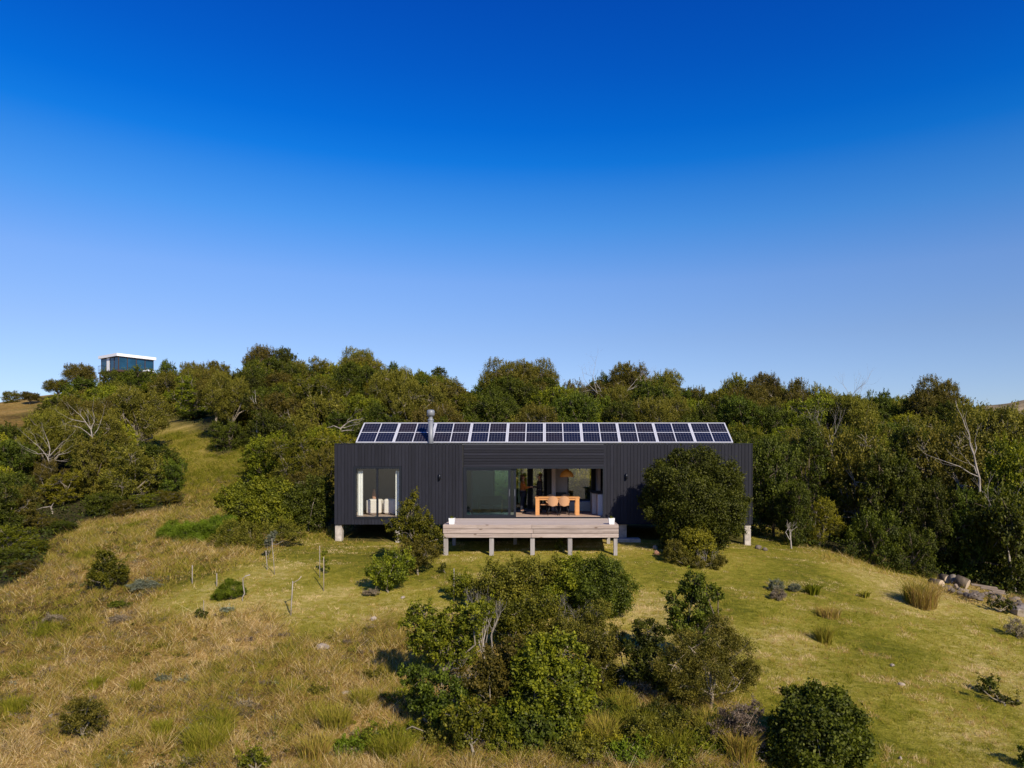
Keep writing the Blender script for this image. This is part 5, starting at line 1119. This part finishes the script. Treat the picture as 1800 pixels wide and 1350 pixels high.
def person(X, Y, label, face, h, top_mat, leg_mat_, hair, pose):
    o = thing('person', X, Y, ZF, label, 'person', face); s = h / 1.7; sc = lambda v: (v[0] * s, v[1] * s, v[2] * s)
    # local +X is forward
    V = [(0,0,.93),(0,0,1.08),(.01,0,1.26),(0,0,1.40),(0,0,1.47),(.02,0,1.56),(.03,0,1.63), (0,.09,.90),(.01,.10,.48),(-.02,.10,.09),(.13,.11,.035), (0,-.09,.90),(-.04,-.10,.48),(-.08,-.10,.09),(.07,-.11,.035)]
    E = [(0,1),(1,2),(2,3),(3,4),(4,5),(5,6),(0,7),(7,8),(8,9),(9,10),(0,11),(11,12),(12,13),(13,14)]
    Rr = [(.13,.15),(.12,.13),(.12,.17),(.085,.15),.055,.088,.082,.085,.055,.04,.03,.085,.055,.04,.03]
    for sy, (el, wr) in zip((1, -1), pose):
        i = len(V); V.extend([(0, sy * .17, 1.38), el, wr]); E.extend([(3, i), (i, i + 1), (i + 1, i + 2)]); Rr.extend([.055, .04, .028])
        hand(V, E, Rr, i + 2, Vector(wr) - Vector(el), (0, 0, 1))
    V = [sc(v) for v in V]; skin_obj('body', V, E, [r if isinstance(r, tuple) else r for r in Rr], M_SKIN, o)
    # face details
    MB().tube([sc((.105, 0, 1.585)), sc((.128, 0, 1.565))], .012, 6).build('nose', M_SKIN, o)
    tv = [(0,0,.90),(0,0,1.08),(.01,0,1.26),(0,0,1.405)]; te = [(0,1),(1,2),(2,3)]; tr = [(.15,.17),(.145,.16),(.14,.19),(.10,.17)]
    for sy, (el, wr) in zip((1, -1), pose):
        i = len(tv); e2 = Vector(el); w2 = e2 + (Vector(wr) - e2) * .9; tv.extend([(0, sy * .175, 1.385), el, tuple(w2)]); te.extend([(3, i), (i, i + 1), (i + 1, i + 2)]); tr.extend([.075, .058, .045])
    skin_obj('jumper', [sc(v) for v in tv], te, tr, top_mat, o)
    lv = [(0,0,.93),(0,.09,.88),(.01,.10,.48),(-.02,.10,.10),(0,-.09,.88),(-.04,-.10,.48),(-.08,-.10,.10)]; skin_obj('trousers', [sc(v) for v in lv], [(0,1),(1,2),(2,3),(0,4),(4,5),(5,6)], [(.145,.165),.105,.075,.06,.105,.075,.06], leg_mat_, o)
    for (x, y) in ((-.02, .10), (-.08, -.10)): skin_obj('shoe', [sc((x - .04, y, .045)), sc((x + .06, y, .045)), sc((x + .18, y, .035))], [(0,1),(1,2)], [.062, .062, .052], M_SHOE, o)
    hv = [(-.01,0,1.60),(.0,0,1.67),(-.06,0,1.58)] + ([(-.07,0,1.48),(-.08,0,1.38)] if hair == 'long' else [(-.06,0,1.54)]); skin_obj('hair', [sc(v) for v in hv], [(0,1),(0,2),(2,3)] + ([(3,4)] if hair == 'long' else []), [.098,.07,.085,.07] + ([.05] if hair == 'long' else []), M_HAIR, o)
    return o
person(-.98, 32.3, 'person in a rust-orange jumper and dark trousers facing right inside the door', 0, 1.72, M_ORANGE, M_JEAN, 'long', [((.10,.20,1.12),(.34,.12,1.14)), ((.12,-.20,1.12),(.36,-.10,1.16))])
person(-.22, 32.4, 'person in black clothes facing left behind the dining table', math.pi, 1.76, M_BLKC, M_BLKC, 'short', [((.10,.22,1.12),(.32,.12,1.12)), ((.10,-.22,1.12),(.32,-.12,1.12))])

# ------------------------------------------------------------------ grass
rng = np.random.default_rng(77)
def blades(name, X, Y, h, w, lean, tint, label):
    n = len(X); Z = ground(X, Y); a = rng.uniform(0, 6.283, n); ph = rng.uniform(-.9, .9, n); V = np.empty((n, 3, 3))
    wx, wy = np.cos(ph) * w * .5, np.sin(ph) * w * .5; lx, ly = np.cos(a) * lean * h, np.sin(a) * lean * h
    V[:, 0] = np.stack([X - wx, Y - wy, Z - .02], 1); V[:, 1] = np.stack([X + wx, Y + wy, Z - .02], 1); V[:, 2] = np.stack([X + lx, Y + ly, Z + h], 1)
    o = link(bpy.data.objects.new(name, npmesh(name, V.reshape(-1, 3), np.arange(3 * n).reshape(n, 3), GRASS, np.clip(tint, 0, 1)))); return tag(o, label, 'grass', kind='stuff')
def sample(n, d0, d1, p):
    u = rng.random(n); e = 2 - p; D = (d0 ** e + u * (d1 ** e - d0 ** e)) ** (1 / e); X = rng.uniform(-.80, .72, n) * D; return X, D
X, Y = sample(950000, 11.5, 60, 1.7); fdv = field_d(X, Y); ldv = lawn_d(X, Y) + (fbm(X / 2.2, Y / 2.2, 3) - .5) * 90
dr = np.clip((fbm(X / 3.1 + 40, Y / 3.1, 4) - .5) * 2.2 + .5, 0, 1)
ok = (fdv > -6) & ~((np.abs(X) < 8.9) & (Y > 30.3) & (Y < 35))
wl = ok & (ldv < rng.normal(0, 18, len(X)))
Xw, Yw = X[wl], Y[wl]; cl_ = fbm(Xw / .5, Yw / .5, 2); keep = rng.random(len(Xw)) < .45 + .55 * sstep(.3, .6, cl_); Xw, Yw, cl_, dw = Xw[keep], Yw[keep], cl_[keep], dr[wl][keep]
gr = fbm(Xw / 1.4 + 9, Yw / 1.4 + 3, 3)
upper = sstep(36, 44, Yw) * .46
tn = .74 + (dw - .5) * .22 + rng.normal(0, .20, len(Xw)) + .35 * (fbm(Xw / .3 + 7, Yw / .2, 2) - .5) - .38 * sstep(.68, .80, gr) - .25 * sstep(.5, .7, fbm(Xw / .45, Yw / .45, 2)) - upper
cl2 = fbm(Xw / .16 + 31, Yw / .16, 2); hgt = (.05 + .20 * np.clip((cl_ - .3) * 2, 0, 1) + .16 * sstep(.5, .8, cl2)) * rng.uniform(.4, 1.3, len(Xw))
lean_ = rng.uniform(.3, 2.0, len(Xw)); st_ = rng.random(len(Xw)) < .025; lean_[st_] = rng.uniform(2.5, 6, st_.sum()); hgt[st_] = .10; tn[st_] = rng.uniform(.85, 1.0, st_.sum()); blades('wild_grass', Xw, Yw, hgt, .014 * (Yw / 18) ** .6, lean_, tn, 'dry brown and straw wild grass covering the slope at left')
ml = ok & ~wl; Xm, Ym = X[ml], Y[ml]; dm = dr[ml]
strawn = fbm(Xm / .9, Ym / .45, 3)
tn = .32 + .20 * sstep(20, 26, Ym) * sstep(37, 34, Ym) + (dm - .5) * .2 + rng.normal(0, .14, len(Xm)) + .55 * sstep(.50, .68, strawn) - .25 * sstep(.52, .66, fbm(Xm / .7 + 50, Ym / .35, 3))
c3 = fbm(Xm / .13 + 3, Ym / .10, 2); tn = tn + .5 * (c3 - .5); hgt = (.014 + (.085 - .045 * sstep(20, 26, Ym)) * sstep(.42, .75, c3)) * rng.uniform(.6, 1.3, len(Xm)); blades('lawn_grass', Xm, Ym, hgt, .013 * (Ym / 18) ** .7, rng.uniform(.3, 1.6, len(Xm)), tn, 'short mown green and straw lawn round the house')
def weeds(name, n, leaf, r0, r1, L, W, seed, label, flat=.7):
    rg = np.random.default_rng(seed); X, Y = sample(n * 5, 12, 45, 1.4); k = (lawn_d(X, Y) + (fbm(X / 2.2, Y / 2.2, 3) - .5) * 90 < -5) & (field_d(X, Y) > 6) & (fbm(X / 2 + seed, Y / 2, 2) > .42); X, Y = X[k][:n], Y[k][:n]
    m_ = 55; r = rg.uniform(r0, r1, len(X)) * rg.uniform(.5, 1, len(X)); c = rg.normal(size=(len(X), m_, 3)) * .5; c[..., 2] = np.abs(c[..., 2]) * flat
    c = c * r[:, None, None] + np.stack([X, Y, ground(X, Y) + .03], -1)[:, None]; c = c.reshape(-1, 3)
    v, f_ = leaf_quads(c, np.tile([0, 0, 1.], (len(c), 1)), L, W, rg, .3)
    tag(link(bpy.data.objects.new(name, npmesh(name, v, f_, LM[leaf], rg.random(len(c))))), label, 'weeds', kind='stuff')
weeds('dry_weeds', 900, 'heather', .10, .32, .07, .012, 5, 'dry brown weeds scattered through the wild grass on the left')
weeds('green_weeds', 500, 'olive', .08, .30, .06, .022, 6, 'small olive weeds scattered through the wild grass on the left')
weeds('bright_weeds', 160, 'fresh', .08, .26, .07, .016, 8, 'small bright green weeds scattered through the wild grass on the left', .9)
weeds('grey_weeds', 120, 'grey', .08, .24, .05, .014, 9, 'small silver grey weeds scattered through the wild grass on the left')
print('tris', sum(len(o.data.polygons) * 2 for o in bpy.data.objects if o.type == 'MESH'))
